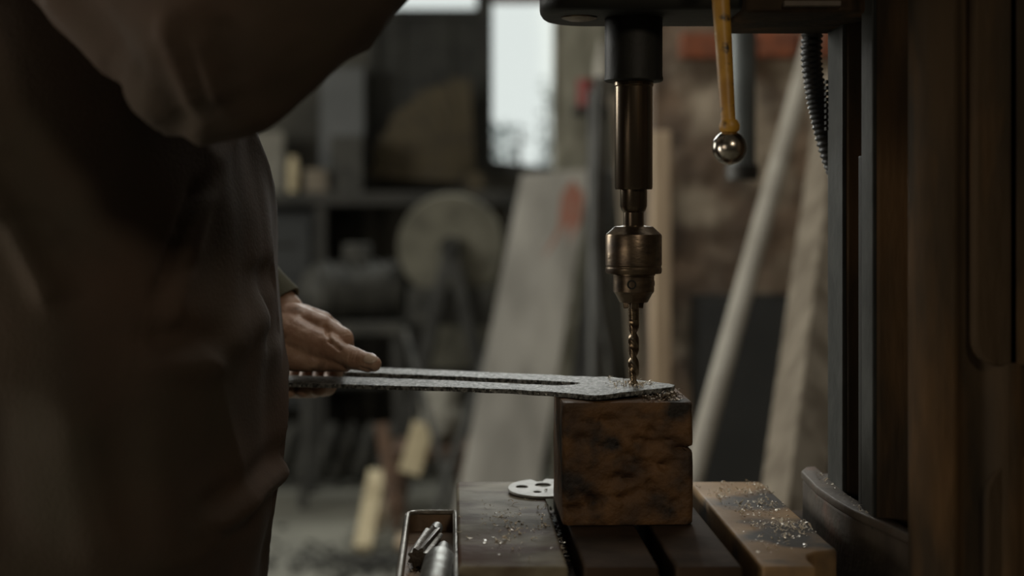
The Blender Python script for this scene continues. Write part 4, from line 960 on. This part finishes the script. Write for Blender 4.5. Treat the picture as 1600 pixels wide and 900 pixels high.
jk.ball(el_r+Vector((0.005, -0.005, -0.030)), (0.055, 0.05, 0.055))
me = remesh(jk, 0.0055, 5)
folds = [ # (pixel polyline point a, b, Y, width m, amp m)
    ((95,-20),(215,130),0.99,0.016,0.010), ((215,130),(345,232),0.97,0.012,0.012), ((150,-20),(240,110),0.98,0.010,-0.008), ((240,110),(330,200),0.97,0.010,-0.007),
    ((255,20),(285,175),0.88,0.006,0.008), ((300,40),(325,160),0.88,0.006,0.008), ((345,20),(350,140),0.88,0.010,-0.004),
    ((-40,230),(40,350),1.08,0.010,0.016), ((38,345),(100,475),1.08,0.009,0.014), ((10,230),(90,370),1.08,0.014,-0.007), ((85,360),(140,480),1.08,0.012,-0.005),
    ((285,280),(262,370),1.08,0.005,-0.007), ((264,360),(236,470),1.08,0.005,-0.007), ((300,290),(272,420),1.08,0.006,0.006), ((275,420),(250,520),1.08,0.006,0.005),
    ((330,560),(420,470),1.12,0.014,0.009), ((220,560),(330,590),1.09,0.012,0.006), ((230,520),(330,545),1.09,0.012,-0.007),
    ((345,812),(414,764),1.18,0.009,0.008), ((335,780),(425,725),1.18,0.010,-0.005), ((350,838),(425,798),1.18,0.012,-0.005),
    ((420,330),(412,420),1.24,0.006,0.004), ((416,440),(426,580),1.24,0.006,0.005), ((405,400),(412,560),1.2,0.008,-0.006),
    ((120,620),(160,900),1.08,0.02,0.007), ((10,600),(30,880),1.08,0.02,-0.006), ((230,640),(250,900),1.08,0.016,0.005)]
fl = [(P(a[0], a[1], Y), P(b_[0], b_[1], Y), w_, am) for a, b_, Y, w_, am in folds]
def jacket_fn(p):
    d = 0.0
    if p.y < 1.3 and p.x > -0.62:
        # project the fold line across the cloth: distance measured sideways from the line, relaxed along the depth of the body
        for a, b_, w_, am in fl:
            ab = b_-a; ab2 = Vector((ab.x, 0, ab.z)); ap = Vector((p.x-a.x, 0, p.z-a.z)); t = ap.dot(ab2)/ab2.length_squared
            if -0.15 < t < 1.15 and abs(p.y-(a.y+ab.y*t)) < 0.12:
                t = max(0, min(1, t)); q = (ap-ab2*t).length
                if q < w_*3: d += am*math.exp(-(q/w_)**2)*min(1, math.sin(math.pi*(t*0.9+0.05))*1.6)
    n_ = noise.noise(Vector((p.x*7, p.y*7, p.z*4)))*0.008+noise.noise(Vector((p.x*20+3, p.y*20, p.z*10)))*0.0040
    rd_ = 1-abs(noise.noise(Vector((p.x*5+p.z*4, p.y*6, p.z*5-p.x*3))))*2.2
    return d+n_+0.006*max(0, rd_)**3
displace(me, jacket_fn)
jo = link('jacket', me, 'jacket', par=pr_, smooth=True, auto=80, label='dark brown work jacket with creased sleeves')
# cuff of the left sleeve
cfa, cfb = lerp(el_l, wr_l, 0.50), lerp(el_l, wr_l, 0.965)
dd = (cfb-cfa)
cuff = MB(); n = 40
seg = 40; pr2 = []
U = dd.normalized().orthogonal().normalized(); V = dd.normalized().cross(U); vs = []
prof = [(0.045, 0.0), (0.0445, 0.2), (0.041, 0.4), (0.037, 0.6), (0.034, 0.8), (0.0325, 0.97), (0.0318, 1.0), (0.0290, 1.0), (0.0285, 0.9), (0.028, 0.6)]
for r_, t_ in prof:
    for k in range(seg):
        a = 2*math.pi*k/seg; c = cfa+dd*t_; q = U*math.cos(a)+V*math.sin(a); w_ = noise.noise((c+q*0.04)*38)*0.003
        vs.append(c+q*(r_+w_))
fs = [(i*seg+k, i*seg+(k+1)%seg, (i+1)*seg+(k+1)%seg, (i+1)*seg+k) for i in range(len(prof)-1) for k in range(seg)]
me = MB().add(vs, fs).mesh('c')
link('sleeve_cuff', me, 'cuff', par=jo, smooth=True, auto=60, label='olive cuff of the left sleeve')
# collar
me = MB().lathe([(0.078, 0), (0.074, 0.03), (0.070, 0.055), (0.064, 0.055), (0.066, 0.0)], 0, 0, 36, (0.2, 0, 1), (-0.385, 1.27, 1.50)).mesh('c')
link('collar', me, 'jacket', par=jo, smooth=True, auto=60)

for o in bpy.data.objects:
    if '_o' in o: del o['_o']
